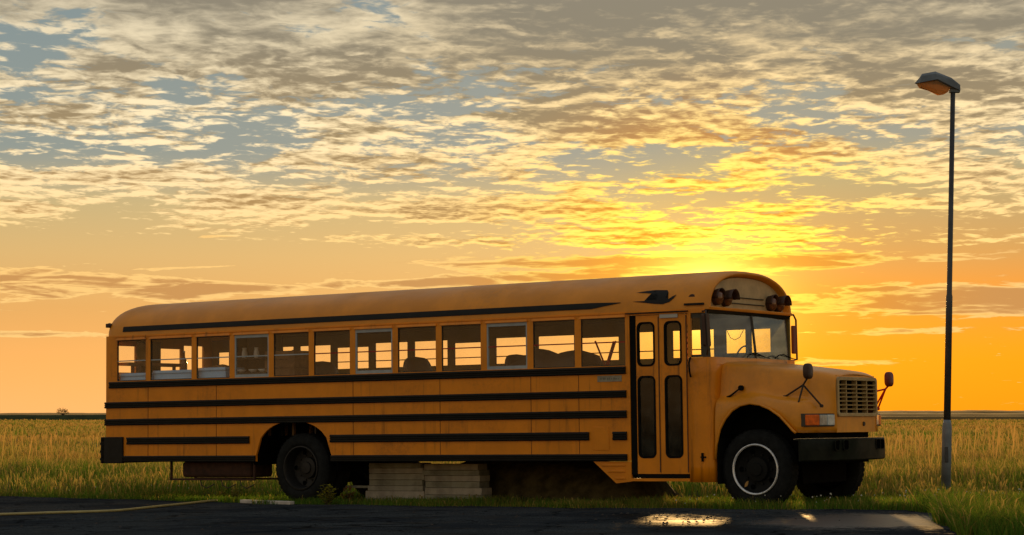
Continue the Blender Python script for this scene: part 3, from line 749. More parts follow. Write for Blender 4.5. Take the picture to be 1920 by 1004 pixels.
mb = MB(); mb.loft(rows); hood = part(mb, 'hood', YELH, smooth=True, sub=1)
so = hood.modifiers.new('solid', 'SOLIDIFY'); so.thickness = .012; so.offset = -1
# fender lip round the wheel arch
mb = MB(); mb.tube([(s, .045, z) for s, z in ARCH], .017, 8); part(mb, 'fender_lip', YELH, parent=hood, smooth=True)
# front panel with the grille opening
GX = 10.902; g0, g1, gz0, gz1 = .655, W - .655, 1.17, 1.625
mb = MB()
for a in (mb,):
    a.box(GX - .03, GX, .62, W - .62, .944, gz0 - .012); a.box(GX - .03, GX, .62, g0 - .01, gz0 - .012, gz1 + .01); a.box(GX - .03, GX, g1 + .01, W - .62, gz0 - .012, gz1 + .01); a.box(GX - .03, GX, .66, W - .66, gz1 + .01, 1.672)
part(mb, 'front_panel', YELH)
mb = MB(); ring(mb, rrect(g0 + .02, g1 - .02, gz0 + .02, gz1 - .02, .03), rrect(g0 - .025, g1 + .025, gz0 - .025, gz1 + .025, .05), 0, .05)
mb.v = [(GX - .02 + b, a, c) for a, b, c in mb.v]; gr = part(mb, 'grille', GRM, bevel=.006)
mb = MB(); mb.box(GX - .14, GX - .10, g0, g1, gz0, gz1); part(mb, 'radiator', mat('radiator_black', (.006, .006, .006), .9, spec=.1), parent=gr)
nsl = 8
for k in range(1, nsl):
    z = gz0 + .02 + (gz1 - gz0 - .04) * k / nsl
    mb = MB(); mb.hexa([(GX - .06, g0, z - .012), (GX + .018, g0, z - .011), (GX + .018, g1, z - .011), (GX - .06, g1, z - .012), (GX - .06, g0, z + .004), (GX + .022, g0, z + .005), (GX + .022, g1, z + .005), (GX - .06, g1, z + .004)]); part(mb, 'slat', GRM, parent=gr)
for k in range(1, 4):
    y = g0 + (g1 - g0) * (k - .15) / 3.7
    mb = MB(); mb.box(GX - .055, GX + .012, y - .011, y + .011, gz0, gz1); part(mb, 'upright', GRM, parent=gr)
# head lamps and turn signals on the slanted fender fronts
def slant(y, side):   # front face position along the slant
    yy = y if side == 0 else W - y
    return 10.688 + (yy - .085) * .335
for side in (0, 1):
    def q(y): return y if side == 0 else W - y
    def panel(y0, y1, z0, z1, off0, off1, name, m, parent=bus, bev=0.0):
        a, b = q(y0), q(y1)
        mb = MB(); P0 = (slant(a, side), a); P1 = (slant(b, side), b)
        mb.hexa([(P0[0] + off0, P0[1], z0), (P0[0] + off1, P0[1], z0), (P1[0] + off1, P1[1], z0), (P1[0] + off0, P1[1], z0),
                 (P0[0] + off0, P0[1], z1), (P0[0] + off1, P0[1], z1), (P1[0] + off1, P1[1], z1), (P1[0] + off0, P1[1], z1)])
        return part(mb, name, m, parent, bevel=bev)
    bez = panel(.09, .60, 1.02, 1.185, -.03, .030, 'lamp_bezel', DFR, bev=.008)
    panel(.105, .335, 1.035, 1.17, .02, .042, 'turn_signal', AMB, bez, .012)
    panel(.345, .465, 1.035, 1.17, .02, .038, 'headlight', LENS, bez, .008)
    panel(.472, .592, 1.035, 1.17, .02, .042, 'headlight', mat('headlamp_glass_pale', (.5, .62, .66), .2, spec=.6, var=.25, vscale=9, coat=.5), bez, .008)
mb = MB(); mb.lathe([(0, .012), (.028, .012), (.03, 0)], (GX, 1.43, 1.05), 'x', 16); part(mb, 'front_badge', STL)
# bumper: curved channel
rowsB = []
for k in range(21):
    y = -.02 + (W + .04) * k / 20; u = (y - W / 2) / (W / 2); s = 10.985 - .26 * abs(u) ** 2.6
    rowsB.append([(s - .10, y, .862), (s - .012, y, .868), (s, y, .855), (s + .004, y, .72), (s, y, .60), (s - .02, y, .585), (s - .03, y, .60), (s - .03, y, .845), (s - .10, y, .852)])
mb = MB(); mb.loft(rowsB, True, True); bp = part(mb, 'front_bumper', BMP, auto=40)
rt_ = []
for k in range(21):
    y = -.02 + (W + .04) * k / 20; u = (y - W / 2) / (W / 2); s = 10.985 - .26 * abs(u) ** 2.6
    rt_.append([(s - .10, y, .8630), (s - .014, y, .871), (s - .014, y, .874), (s - .10, y, .866)])
mb = MB(); mb.loft(rt_, True, True); part(mb, 'bumper_top_edge', CHR, parent=bp)
for y in (.56, .74, 1.70, 1.88):
    u = (y - W / 2) / (W / 2); s = 10.99 - .26 * abs(u) ** 2.6
    mb = MB(); mb.prism(rrect(y - .065, y + .065, .725, .845, .03), 0, .01); mb.v = [(s + b - .003, a, c) for a, b, c in mb.v]; part(mb, 'tow_opening', mat('opening_black', (.004, .004, .004), 1, spec=0), parent=bp)
    mb = MB(); ring(mb, rrect(y - .065, y + .065, .725, .845, .03), rrect(y - .075, y + .075, .715, .855, .035), 0, .016); mb.v = [(s + b - .003, a, c) for a, b, c in mb.v]; part(mb, 'opening_trim', BMP, parent=bp)
mb = MB(); mb.box(10.45, 10.80, .30, 1.62, .845, .943); part(mb, 'bumper_bracket', UND)
mb = MB(); mb.box(10.10, 10.50, .45, 1.72, .30, .95); part(mb, 'front_crossmember', UND)
# convex mirrors
def xmirror(heads, feet, knee, m, hm, flip=1):
    mb = MB()
    for f in feet: mb.tube([f, knee], .012, 6)
    mb.tube([knee, heads], .013, 6)
    ar = part(mb, 'crossview_mirror', m)
    rowsM = []
    for u in np.linspace(-1, 1, 9):
        rr = math.sqrt(max(0.0, 1 - u * u)); rowsM.append([(heads[0] + .035 * u + (.02 if u > 0 else 0), heads[1] + .085 * math.copysign(abs(math.cos(a)) ** .6, math.cos(a)) * rr ** .45, heads[2] + .085 + .10 * math.copysign(abs(math.sin(a)) ** .6, math.sin(a)) * rr ** .45) for a in np.linspace(0, 2 * math.pi, 17)[:-1]])
    mb = MB(); mb.loft(rowsM, True, True); part(mb, 'mirror_head', hm, parent=ar, smooth=True)
    for f in feet:
        mb = MB(); mb.lathe([(0, -.014), (.022, -.014), (.022, .014), (0, .014)], f, 'y', 10); part(mb, 'mount_foot', m, parent=ar)
xmirror((10.74, .16, 1.63), [(10.36, .27, 1.40), (10.60, .12, 1.235), (10.84, .34, 1.28)], (10.665, .19, 1.545), STL, WLH)
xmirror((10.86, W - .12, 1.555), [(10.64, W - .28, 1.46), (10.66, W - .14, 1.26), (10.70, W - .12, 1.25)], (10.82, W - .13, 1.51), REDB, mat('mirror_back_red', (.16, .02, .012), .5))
# west-coast style side mirrors
mb = MB(); mb.tube([(9.34, .0, 2.52), (9.46, -.12, 2.52), (9.48, -.16, 2.47), (9.50, -.16, 2.02), (9.40, .0, 1.96)], .011, 6); sm = part(mb, 'side_mirror', STL)
mb = MB(); mb.prism(rrect(-.10, .09, 2.06, 2.48, .03), 0, .04); mb.v = [(9.44 + b + .25 * (c - 2.3) * -.2, -.12 + a * .8, c) for a, b, c in mb.v]; part(mb, 'mirror_head', WLH, parent=sm, bevel=.006)
mb = MB(); mb.tube([(9.32, W - .02, 2.56), (9.36, W + .10, 2.57), (9.37, W + .155, 2.50), (9.37, W + .165, 1.95), (9.40, W - .08, 1.93)], .014, 7); sm = part(mb, 'side_mirror', STL)
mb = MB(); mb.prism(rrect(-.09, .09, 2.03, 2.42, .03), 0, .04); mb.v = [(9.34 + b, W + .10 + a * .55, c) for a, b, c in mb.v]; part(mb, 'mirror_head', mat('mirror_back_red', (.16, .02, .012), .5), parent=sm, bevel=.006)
# hood latch, fender hook, door handle
mb = MB(); mb.tube([(9.555, .20, 1.395), (9.63, .175, 1.425), (9.76, .185, 1.515)], [.024, .014, .010], 8); mb.lathe([(0, -.02), (.035, -.02), (.035, .02), (0, .02)], (9.775, .20, 1.525), 'y', 14); part(mb, 'hood_latch', RUB)
mb = MB(); mb.box(9.30, 9.325, -.025, .0, .59, .70); mb.box(9.285, 9.36, -.018, .0, .635, .655); part(mb, 'cowl_hook', RUB)
mb = MB(); mb.tube([(9.155, -.01, 1.68), (9.165, -.05, 1.75), (9.16, -.05, 1.86), (9.155, -.01, 1.93)], .012, 6); part(mb, 'grab_handle', RUB)
mb = MB(); mb.box(9.49, 9.505, .05, .45, .30, .95); part(mb, 'mud_flap', RUB)
mb = MB(); mb.box(9.46, 10.7, .44, W - .44, .55, 1.6); part(mb, 'engine', UND)
mb = MB(); mb.loft([[(s, y, z) for y in (.10, .48)] for s, z in [(a, b + .012) for a, b in ARCH]]); part(mb, 'wheel_well', UND, smooth=True)
# rear wheel wells and chassis
mb = MB(); mb.box(1.66, 3.26, .04, .80, 1.215, 1.23); mb.box(1.66, 1.68, .04, .8, .55, 1.215); mb.box(3.24, 3.26, .04, .8, .45, 1.215); mb.box(1.66, 3.26, .78, .80, .6, 1.215); part(mb, 'wheel_well', UND)
mb = MB(); mb.box(-1.2, 10.8, .72, .84, .60, .85); mb.box(-1.2, 10.8, W - .84, W - .72, .60, .85); part(mb, 'chassis_rail', UND)
mb = MB(); mb.box(REAR + .05, 1.64, .06, W - .06, .86, .925); mb.box(1.64, 3.28, .82, W - .82, .86, .925); mb.box(3.28, 9.2, .06, W - .06, .86, .925); part(mb, 'underfloor', UND)
mb = MB(); mb.tube([(2.5, .3, .5), (2.5, W - .3, .5)], .10, 12); mb.lathe([(0, -.2), (.2, -.16), (.24, 0), (.2, .16), (0, .2)], (2.5, W / 2, .5), 'y', 18); part(mb, 'rear_axle', UND)
mb = MB(); mb.tube([(10.0, .3, .47), (10.0, W - .3, .47)], .06, 10); part(mb, 'front_axle', UND)
mb = MB(); mb.tube([(3.0, W / 2, .62), (9.0, W / 2, .72)], .06, 8); part(mb, 'drive_shaft', UND)
mb = MB(); mb.box(.15, 1.55, .10, .62, .36, .60); tk = part(mb, 'fuel_tank', RST, bevel=.05, seg=3)
mb = MB(); mb.box(-.05, -.02, .06, .09, .32, .60); mb.box(-.05, 1.66, .06, .09, .315, .345); mb.box(-.05, -.02, .60, .63, .32, .60); mb.box(-.05, 1.66, .60, .63, .315, .345); mb.box(1.63, 1.66, .06, .09, .34, .6); part(mb, 'tank_bracket', RST)
for s0 in (.55, .98, 1.35):
    mb = MB(); mb.tube([(s0, .08, .33), (s0 + .05, .06, .24), (s0 + .16, .05, .20), (s0 + .30, .07, .26)], .009, 5); part(mb, 'hanging_cable', STL)
# ---- wheels
def wheel(name, s, y, z, rim_m, side=1, ring_m=None, dual=False, hub_depth=.06):
    """y is the outer face; side=+1 when the wheel extends to +y (near side)"""
    k = side; t = .27
    wt_ = empty(name); wt_.parent = bus; wt_.location = (s, y, z)
    def lat(prof): return MB().lathe([(a, b * k) for a, b in prof], (0, 0, 0), 'y', 48)
    o = lat([(.325, .03), (.345, .008), (.37, .0), (.42, -.002), (.455, .012), (.485, .035), (.50, .055), (.505, .08), (.505, t - .06), (.49, t - .03), (.44, t), (.34, t), (.325, t - .04), (.325, .03)])
    ty = part(o, 'tyre', TYR, parent=wt_, smooth=True)
    for q in range(40):
        pass
    trd = MB()
    for q in range(44):
        a = 2 * math.pi * q / 44
        for yy0, yy1 in ((.05, .11), (.16, .22)):
            c, sn = math.cos(a), math.sin(a); c2, s2 = math.cos(a + .09), math.sin(a + .09)
            trd.hexa([(.50 * c, yy0 * k, .50 * sn), (.50 * c2, yy0 * k, .50 * s2), (.50 * c2, yy1 * k, .50 * s2), (.50 * c, yy1 * k, .50 * sn),
                      (.508 * c, yy0 * k, .508 * sn), (.508 * c2, yy0 * k, .508 * s2), (.508 * c2, yy1 * k, .508 * s2), (.508 * c, yy1 * k, .508 * sn)])
    part(trd, 'tread', TYR, parent=ty)
    o = lat([(.328, .022), (.322, .005), (.308, .002), (.297, .02), (.290, .06), (.270, hub_depth + .03), (.16, hub_depth + .05), (.15, hub_depth), (.09, hub_depth - .01), (.08, hub_depth - .03), (0, hub_depth - .035)])
    rm = part(o, 'rim', rim_m, parent=wt_, auto=40)
    if ring_m:
        part(lat([(.327, .02), (.324, -.002), (.312, -.006), (.300, .012), (.298, .03)]), 'trim_ring', ring_m, parent=wt_, smooth=True)
    for q in range(10):
        a = 2 * math.pi * q / 10
        mb = MB(); mb.lathe([(.0, -.012 * k), (.016, -.012 * k), (.016, .03 * k)], (.19 * math.cos(a), (hub_depth + .035) * k, .19 * math.sin(a)), 'y', 6); part(mb, 'lug_nut', rim_m, parent=rm)
    for q in range(5):
        a = 2 * math.pi * (q + .5) / 5
        mb = MB(); mb.lathe([(0, 0), (.036, 0)], (.235 * math.cos(a), (hub_depth + .030) * k, .235 * math.sin(a)), 'y', 10); part(mb, 'hand_hole', mat('opening_black', (.004, .004, .004), 1, spec=0), parent=rm)
    return wt_
RIMD = mat('dark_rim_paint', (.008, .008, .008), .6, var=.4, vscale=8)
RIMF = mat('black_hub_paint', (.006, .007, .007), .7, spec=.2)
TRIM = mat('pale_trim_ring', (.78, .84, .92), .35, metal=.4, var=.2, vscale=10)
wheel('wheel', 10.0, .11, .487, RIMF, 1, TRIM, hub_depth=.05)
wheel('wheel', 10.0, W - .11, .487, RIMF, -1)
wheel('wheel', 2.53, .07, .503, RIMD, 1, hub_depth=.16)
wheel('wheel', 2.53, .40, .503, RIMD, 1, hub_depth=.16)
wheel('wheel', 2.53, W - .07, .503, RIMD, -1, hub_depth=.16)
wheel('wheel', 2.53, W - .40, .503, RIMD, -1, hub_depth=.16)
mb = MB(); mb.prism([(-.02, 0), (.03, .015), (.055, .05), (.06, .10), (.02, .085), (-.01, .05)], 0, .006); mb.v = [(9.865 + a * .7, .10 + b, .262 + c * .8) for a, b, c in mb.v]
leafw = part(mb, 'dry_leaf', mat('dry_leaf_brown', (.42, .24, .07), .8)); 

# ------------------------------------------------------------------ things inside the bus
def inside(o, m=BM):
    o.matrix_world = m; return o
def make_seat(s, w, label, wid=.36, h=2.09, lean=.1):
    t = empty('bus_seat'); t.matrix_world = BM @ Matrix.Translation((s, w, .98))
    tag(t, label, 'seat', 'seats inside the bus')
    H_ = h - .98
    rows = []
    for k in range(9):
        u = k / 8; z = .40 + (H_ - .40) * u
        q = 1 - .10 * u - (.34 * max(0, (u - .72) / .28) ** 2.2)
        x0, x1 = -.07 - lean * u, .09 - lean * u - .03 * u
        rows.append([(x0, -wid * q, z), (x0 - .02, 0, z), (x0, wid * q, z), (x1, wid * q, z), (x1 + .02, 0, z), (x1, -wid * q, z)])
    mb = MB(); mb.loft(rows, True, True); mb.build('backrest', SEATM, t, smooth=True, sub=1)
    mb = MB(); mb.box(-.05, .42, -wid, wid, .30, .44); mb.build('cushion', SEATM, t, bevel=.05, seg=3)
    for a in (-.0, .36):
        for b in (-wid + .05, wid - .05):
            mb = MB(); mb.box(a, a + .03, b - .015, b + .015, 0, .31); mb.build('leg', STL, t)
    return t
make_seat(2.62, .62, 'dark rounded seat back behind the sixth side window from the rear', .36, 2.085)
make_seat(4.36, .62, 'dark rounded seat back behind the eighth side window from the rear', .38, 2.10)
make_seat(6.12, .62, 'dark rounded seat back behind the white framed window nearest the door', .36, 2.085)
# heap of covers
t = empty('cover_heap'); t.matrix_world = BM @ Matrix.Translation((6.70, .62, .98)); tag(t, 'dark heap of covers piled behind the second side window from the door', 'cover heap')
mb = MB(); rr_ = random.Random(4); rows = []
prof = [(-.62, .98), (-.45, 1.03), (-.34, 1.06), (-.30, 1.17), (-.2, 1.15), (-.05, 1.09), (.10, 1.06), (.22, 1.12), (.36, 1.13), (.5, 1.10), (.56, .95)]
for a, h in prof: rows.append([(a, y, h * k_ + rr_.uniform(-.012, .012) if k_ else 0.0) for y, k_ in ((-.36, 0), (-.38, .8), (-.28, .97), (-.1, 1), (.1, .99), (.3, .95), (.4, .8), (.38, 0))])
mb.loft(rows, False, False); mb.build('covers', SEATM, t, smooth=True)
# crate
t = empty('wooden_crate'); t.matrix_world = BM @ Matrix.Translation((1.93, .52, .98)); tag(t, 'brown wooden crate behind the fifth side window from the rear', 'crate')
for k in range(5):
    mb = MB(); mb.box(-.27, .27, -.2, -.18, .62 + .13 * k - (.0), .74 + .13 * k); mb.build('board', WOODB, t)
for k in range(5):
    mb = MB(); mb.box(-.29, -.27, -.2, .25, .62 + .13 * k, .74 + .13 * k); mb.build('board', WOODB, t)
    mb = MB(); mb.box(.27, .29, -.2, .25, .62 + .13 * k, .74 + .13 * k); mb.build('board', WOODB, t)
for a in (-.26, .22):
    mb = MB(); mb.box(a, a + .04, -.18, -.14, 0, 1.27); mb.build('upright', WOODB, t)
    mb = MB(); mb.box(a, a + .04, .21, .25, 0, 1.27); mb.build('upright', WOODB, t)
mb = MB(); mb.box(-.27, .27, .23, .25, .62, 1.25); mb.build('back_panel', WOODB, t)
# pale blue counter along the rear windows
for s0, s1, lab, top in ((-1.16, -.46, 'pale blue counter unit behind the rearmost side window', 1.975), (-.44, .48, 'pale blue counter unit behind the second side window from the rear', 2.0), (.5, 1.06, 'pale blue counter unit behind the third side window from the rear', 2.02)):
    t = empty('counter_unit'); t.matrix_world = BM @ Matrix.Translation(((s0 + s1) / 2, .30, .98)); tag(t, lab, 'counter', 'counter units in the rear of the bus')
    h = (s1 - s0) / 2; tz = top - .98
    mb = MB(); mb.box(-h + .01, h - .01, -.20, .20, 0, tz - .05); mb.build('cabinet', BLUE, t)
    mb = MB(); mb.box(-h, h - .002, -.22, .22, tz - .048, tz); mb.build('worktop', BLUE, t, bevel=.008)
t = empty('shelf_board'); t.matrix_world = BM; tag(t, 'brown shelf board running across the rear of the bus', 'shelf')
mb = MB(); mb.box(-1.22, -1.0, .13, 1.35, 2.10, 2.15); mb.build('board', WOODB, t)
for y in (.36, 1.30):
    mb = MB(); mb.box(-1.16, -1.12, y - .02, y + .02, .98, 2.10); mb.build('support', WOODB, t)
t = empty('oval_shield'); t.matrix_world = BM @ Matrix.Translation((-1.10, .50, 2.15)); tag(t, 'tan oval plaque standing in the rearmost side window', 'plaque')
mb = MB(); oval = [(.0 + .13 * math.cos(a) * (1 if math.sin(a) > 0 else .9), .17 + .15 * math.sin(a)) for a in np.linspace(0, 2 * math.pi, 25)[:-1]]
mb.prism(oval, 0, .02); mb.v = [(b, a, c) for a, b, c in mb.v]; mb.build('plaque_face', mat('tan_plaque', (.30, .20, .06), .6, var=.3, vscale=7), t)
mb = MB(); mb.box(-.04, .06, -.05, .05, 0, .03); mb.build('stand', WOODB, t)
t = empty('wardrobe'); t.matrix_world = BM; tag(t, 'dark tall cabinet against the rear wall beside the plaque', 'cabinet')
mb = MB(); mb.box(-1.30, -1.24, .64, 1.10, .98, 2.5); mb.box(-1.30, -1.20, .62, .65, .98, 2.5); mb.build('cabinet_panel', mat('dark_cabinet', (.04, .035, .02), .7, var=.3), t)
t = empty('bottle'); t.matrix_world = BM @ Matrix.Translation((-.10, .42, 2.0)); tag(t, 'slim brown bottle standing on the blue counter in the second window', 'bottle')
MB().lathe([(0, 0), (.05, 0), (.052, .12), (.045, .16), (.018, .21), (.016, .28), (0, .28)], (0, 0, 0), 'z', 16).build('glass_body', mat('brown_glass', (.25, .10, .03), .2), t, smooth=True)
MB().lathe([(0, .28), (.019, .28), (.019, .305), (0, .305)], (0, 0, 0), 'z', 12).build('cap', CLTH, t)
t = empty('cloth_bundle'); t.matrix_world = BM @ Matrix.Translation((.75, .30, 2.02)); tag(t, 'small folded brown cloth lying on the blue counter in the third window', 'cloth')
mb = MB(); mb.loft([[(-.2 + .4 * i / 6, y, .004 + .04 * math.sin(math.pi * i / 6) * math.cos(y * 8) * (1 + .4 * math.sin(i * 2))) for y in (-.14, -.07, 0, .07, .14)] for i in range(7)]); o = mb.build('folded_cloth', WOODB, t, smooth=True)
so = o.modifiers.new('solid', 'SOLIDIFY'); so.thickness = .012
# dark partition with crockery in the fourth window
t = empty('crockery_cabinet'); t.matrix_world = BM @ Matrix.Translation((1.42, .45, .98)); tag(t, 'dark open cabinet with pale crockery behind the fourth side window from the rear', 'cabinet')
mb = MB(); mb.box(-.42, .30, .18, .20, 0, 1.5); mb.box(-.42, -.40, -.22, .18, 0, 1.5); mb.box(-.42, .30, -.22, .18, .93, .95); mb.box(-.42, .30, -.22, .18, 1.155, 1.17); mb.build('carcass', mat('dark_cabinet', (.04, .035, .02), .7, var=.3), t)
for k, (x, z) in enumerate(((-.22, 1.172), (.02, 1.172), (-.28, .952), (-.05, .952), (.14, .952))):
    c = empty('cup'); c.matrix_world = BM @ Matrix.Translation((1.42 + x, .36, .98 + z)); tag(c, ['white jug on the left of the upper shelf in the crockery cabinet', 'white jug on the right of the upper shelf in the crockery cabinet', 'pale bowl at the left end of the lower shelf in the crockery cabinet', 'pale bowl in the middle of the lower shelf in the crockery cabinet', 'pale bowl at the right end of the lower shelf in the crockery cabinet'][k], 'crockery', 'crockery in the bus')
    pr = [(0, 0), (.03, 0), (.045, .03), (.04, .09), (.03, .13), (.036, .16), (.03, .158), (.02, .02), (0, .02)] if k < 2 else [(0, 0), (.03, 0), (.05, .02), (.075, .05), (.07, .05), (.03, .012), (0, .01)]
    MB().lathe(pr, (0, 0, 0), 'z', 16).build('vessel', mat('white_glaze', (.6, .62, .6), .3), c, smooth=True)
# grab rails near the door
for pts in ([(7.14, .9, 2.235), (7.30, .9, 1.88)], [(7.47, .9, 2.225), (7.34, .9, 1.88)], [(7.44, .9, 2.22), (7.31, .9, 1.88)]):
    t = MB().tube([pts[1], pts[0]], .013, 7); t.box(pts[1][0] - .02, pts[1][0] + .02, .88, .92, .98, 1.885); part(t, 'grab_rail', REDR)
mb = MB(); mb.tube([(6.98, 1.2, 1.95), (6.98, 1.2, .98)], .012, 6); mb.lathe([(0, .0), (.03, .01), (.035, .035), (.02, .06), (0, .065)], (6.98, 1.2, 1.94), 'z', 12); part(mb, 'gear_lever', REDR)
# steering wheel seen through the windscreen
t = MB(); t.tube([(8.95 + .10 * math.sin(a) * .5, 1.80 + .22 * math.cos(a), 1.93 + .20 * math.sin(a)) for a in np.linspace(0, 2 * math.pi, 25)], .012, 6); t.tube([(8.95, 1.8, 1.93), (9.2, 1.8, 1.75)], .02, 6); part(t, 'steering_wheel', RUB)
# cord hanging in the driver's window
mb = MB(); mb.tube([(8.40, W - .06, 2.38), (8.45, W - .06, 2.28), (8.52, W - .06, 2.245), (8.60, W - .06, 2.28), (8.66, W - .06, 2.38)], .005, 5); part(mb, 'hanging_cord', STL)

# ------------------------------------------------------------------ street lamp
lx, ly = 6.07, 30.0
lamp = empty('street_lamp', (lx, ly, float(gz(lx, ly)))); tag(lamp, 'leaning grey street lamp with angular head and amber diffuser at right', 'street lamp')
z0 = -float(gz(lx, ly))
POLE = mat('grey_lamp_paint', (.045, .055, .065), .55, var=.35, vscale=3)
SLV = mat('blue_grey_sleeve', (.17, .22, .27), .5, var=.3, vscale=5)
slope = (6.2475 - 6.0675) / (5.85 - .15)
px = lambda z: (z - .15) * slope
MB().tube([(px(1.2), 0, 1.2 + z0), (px(2.95), 0, 2.95 + z0), (px(2.99), 0, 2.99 + z0), (px(5.88), 0, 5.88 + z0)], [.050, .046, .038, .034], 16).build('pole', POLE, lamp, smooth=True)
MB().tube([(px(-.05), 0, -.05 + z0), (px(1.10), 0, 1.10 + z0), (px(1.17), 0, 1.17 + z0), (px(1.22), 0, 1.22 + z0)], [.068, .068, .062, .050], 16).build('base_sleeve', SLV, lamp, smooth=True)
mb = MB(); mb.box(-.02, .03, -.073, -.066, .5, .72); mb.build('access_door', POLE, lamp, bevel=.004)
def hx(pxl): return (pxl - 960) / 4000 * 30 - lx
def hz_(pyl): return 1.3 + (777 - pyl) / 4000 * 30 + z0
HEAD = mat('lamp_head_paint', (.11, .14, .17), .45, var=.2, vscale=6)
# angular head: lower rim outline, shoulder, ridge
rim = [(1721, 153, 0), (1729, 154, -.13), (1761, 148, -.15), (1800, 165, -.07), (1806, 168, -.06), (1806, 168, .06), (1800, 165, .07), (1764, 148, .15), (1731, 153, .13)]
mid_ = [(1726, 150, 0), (1731, 141, -.10), (1759, 137, -.12), (1793, 148, -.06), (1806, 157, -.05), (1806, 157, .05), (1793, 148, .06), (1761, 137, .12), (1733, 141, .10)]
top_ = [(1731, 142, 0), (1734, 136, -.05), (1759, 131.5, -.06), (1790, 143, -.035), (1805, 155, -.03), (1805, 155, .03), (1790, 143, .035), (1760, 131.5, .06), (1735, 136, .05)]
cv = lambda L_: [(hx(a), c, hz_(b)) for a, b, c in L_]
mb = MB(); mb.loft([cv(rim), cv(mid_), cv(top_)], True, True); mb.build('head_housing', HEAD, lamp)
r0 = [(1727, 154.5, -.10), (1761, 149.5, -.125), (1788, 161, -.07), (1788, 161, .07), (1763, 149.5, .125), (1728, 154, .10)]
r1 = [(1731, 161, -.075), (1759, 166, -.09), (1783, 170, -.045), (1783, 170, .045), (1760, 166, .09), (1732, 161, .075)]
r2 = [(1746, 166, -.045), (1765, 175, -.05), (1776, 174, -.03), (1776, 174, .03), (1766, 175, .05), (1747, 166, .045)]
mb = MB(); mb.loft([cv(r0), cv(r1), cv(r2)], True, True)
def diffuser_mat():
    m = bpy.data.materials.new('amber_diffuser'); m.use_nodes = True; nt = m.node_tree; b = nt.nodes['Principled BSDF']
    b.inputs['Base Color'].default_value = (.62, .40, .20, 1); b.inputs['Roughness'].default_value = .35
    tr = nt.nodes.new('ShaderNodeBsdfTranslucent'); tr.inputs[0].default_value = (.80, .48, .18, 1)
    mx = nt.nodes.new('ShaderNodeMixShader'); mx.inputs[0].default_value = .55
    nt.links.new(b.outputs[0], mx.inputs[1]); nt.links.new(tr.outputs[0], mx.inputs[2]); nt.links.new(mx.outputs[0], nt.nodes['Material Output'].inputs[0]); return m
mb.build('diffuser', diffuser_mat(), lamp)
MB().box(hx(1787), hx(1806), -.045, .045, hz_(171), hz_(160)).build('mount_block', HEAD, lamp, bevel=.006)

# ------------------------------------------------------------------ timber under the bus
TIM = [mat('grey_timber_a', (.31, .295, .24), .85, var=.25, vscale=5, bump=.3, bscale=30), mat('grey_timber_b', (.36, .33, .275), .85, var=.25, vscale=6, bump=.3, bscale=30), mat('grey_timber_c', (.26, .255, .20), .85, var=.3, vscale=5, bump=.3, bscale=30)]
def plank(s0, s1, w0, w1, z0, z1, label, k, grp, yaw=0.0):
    o = empty('timber_plank'); o.matrix_world = BM @ Matrix.Translation(((s0 + s1) / 2, (w0 + w1) / 2, z0)) @ Matrix.Rotation(yaw, 4, 'Z')
    h = (s1 - s0) / 2; d = (w1 - w0) / 2
    mb = MB(); mb.box(-h, h, -d, d, 0, z1 - z0); mb.build('plank_body', TIM[k % 3], o, bevel=.006)
    tag(o, label, 'plank', grp)
ords = ['bottom', 'second', 'third', 'fourth', 'fifth', 'sixth', 'top']
pr_ = random.Random(8)
for st_, (a, b, name) in enumerate(((3.38, 4.41, 'left'), (4.43, 5.50, 'right'))):
    z = .0
    hs = [.05, .115, .075, .085, .09, .08, .075] if st_ == 0 else [.05, .065, .10, .09, .085, .075, .09]
    for k, h in enumerate(hs):
        e0 = pr_.uniform(-.04, .05) + .016 * k * (1 if st_ == 0 else -.2); e1 = pr_.uniform(-.05, .03) - (.018 * k if st_ else 0)
        plank(a + e0, b + e1, .55 + pr_.uniform(-.02, .02), .80, z, z + h - .003, f'grey timber plank, {ords[k]} one of the {name} stack under the bus', pr_.randrange(3), f'planks in the {name} stack', pr_.uniform(-.03, .03)); z += h
def world_plank(x, y, L, wd, h, ang, label, m, name='timber_plank'):
    o = empty(name, (x, y, float(gz(x, y)) + .02)); o.rotation_euler = (0, 0, ang); tag(o, label, 'plank')
    mb = MB(); mb.box(-L / 2, L / 2, -wd / 2, wd / 2, 0, h); mb.build('plank_body', m, o, bevel=.008); return o
world_plank(-3.46, 30.28, .98, .10, .05, -.66, 'pale loose plank lying on the asphalt edge before the rear wheel', mat('pale_plank', (.48, .46, .42), .8, var=.2))
# fallen timber end further under the bus
plank(2.95, 3.40, .6, .72, .20, .235, 'short dark timber end sticking out left of the plank stacks', 2, 'planks in the left stack')

# hose on the asphalt
pts = [(-9.2, 26.3), (-7.6, 26.5), (-6.43, 26.95), (-5.9, 27.3), (-5.35, 27.6), (-5.1, 27.9), (-4.95, 28.6), (-4.80, 29.4), (-4.62, 30.2), (-4.45, 31.2), (-4.35, 31.6)]
def catmull(p, n=8):
    out = []
    for i in range(len(p) - 1):
        a, b, c, d = p[max(i - 1, 0)], p[i], p[i + 1], p[min(i + 2, len(p) - 1)]
        for k in range(n):
            t = k / n
            out.append(tuple(.5 * ((2 * b[j]) + (-a[j] + c[j]) * t + (2 * a[j] - 5 * b[j] + 4 * c[j] - d[j]) * t * t + (-a[j] + 3 * b[j] - 3 * c[j] + d[j]) * t ** 3) for j in range(2)))
    return out + [p[-1]]
mb = MB(); mb.tube([(x, y, float(gz(x, y)) + .038) for x, y in catmull(pts)], .017, 8)
tag(mb.build('garden_hose', mat('straw_yellow_hose', (.42, .36, .14), .5, var=.15), smooth=True), 'thin straw yellow hose lying across the dark asphalt at left', 'hose')

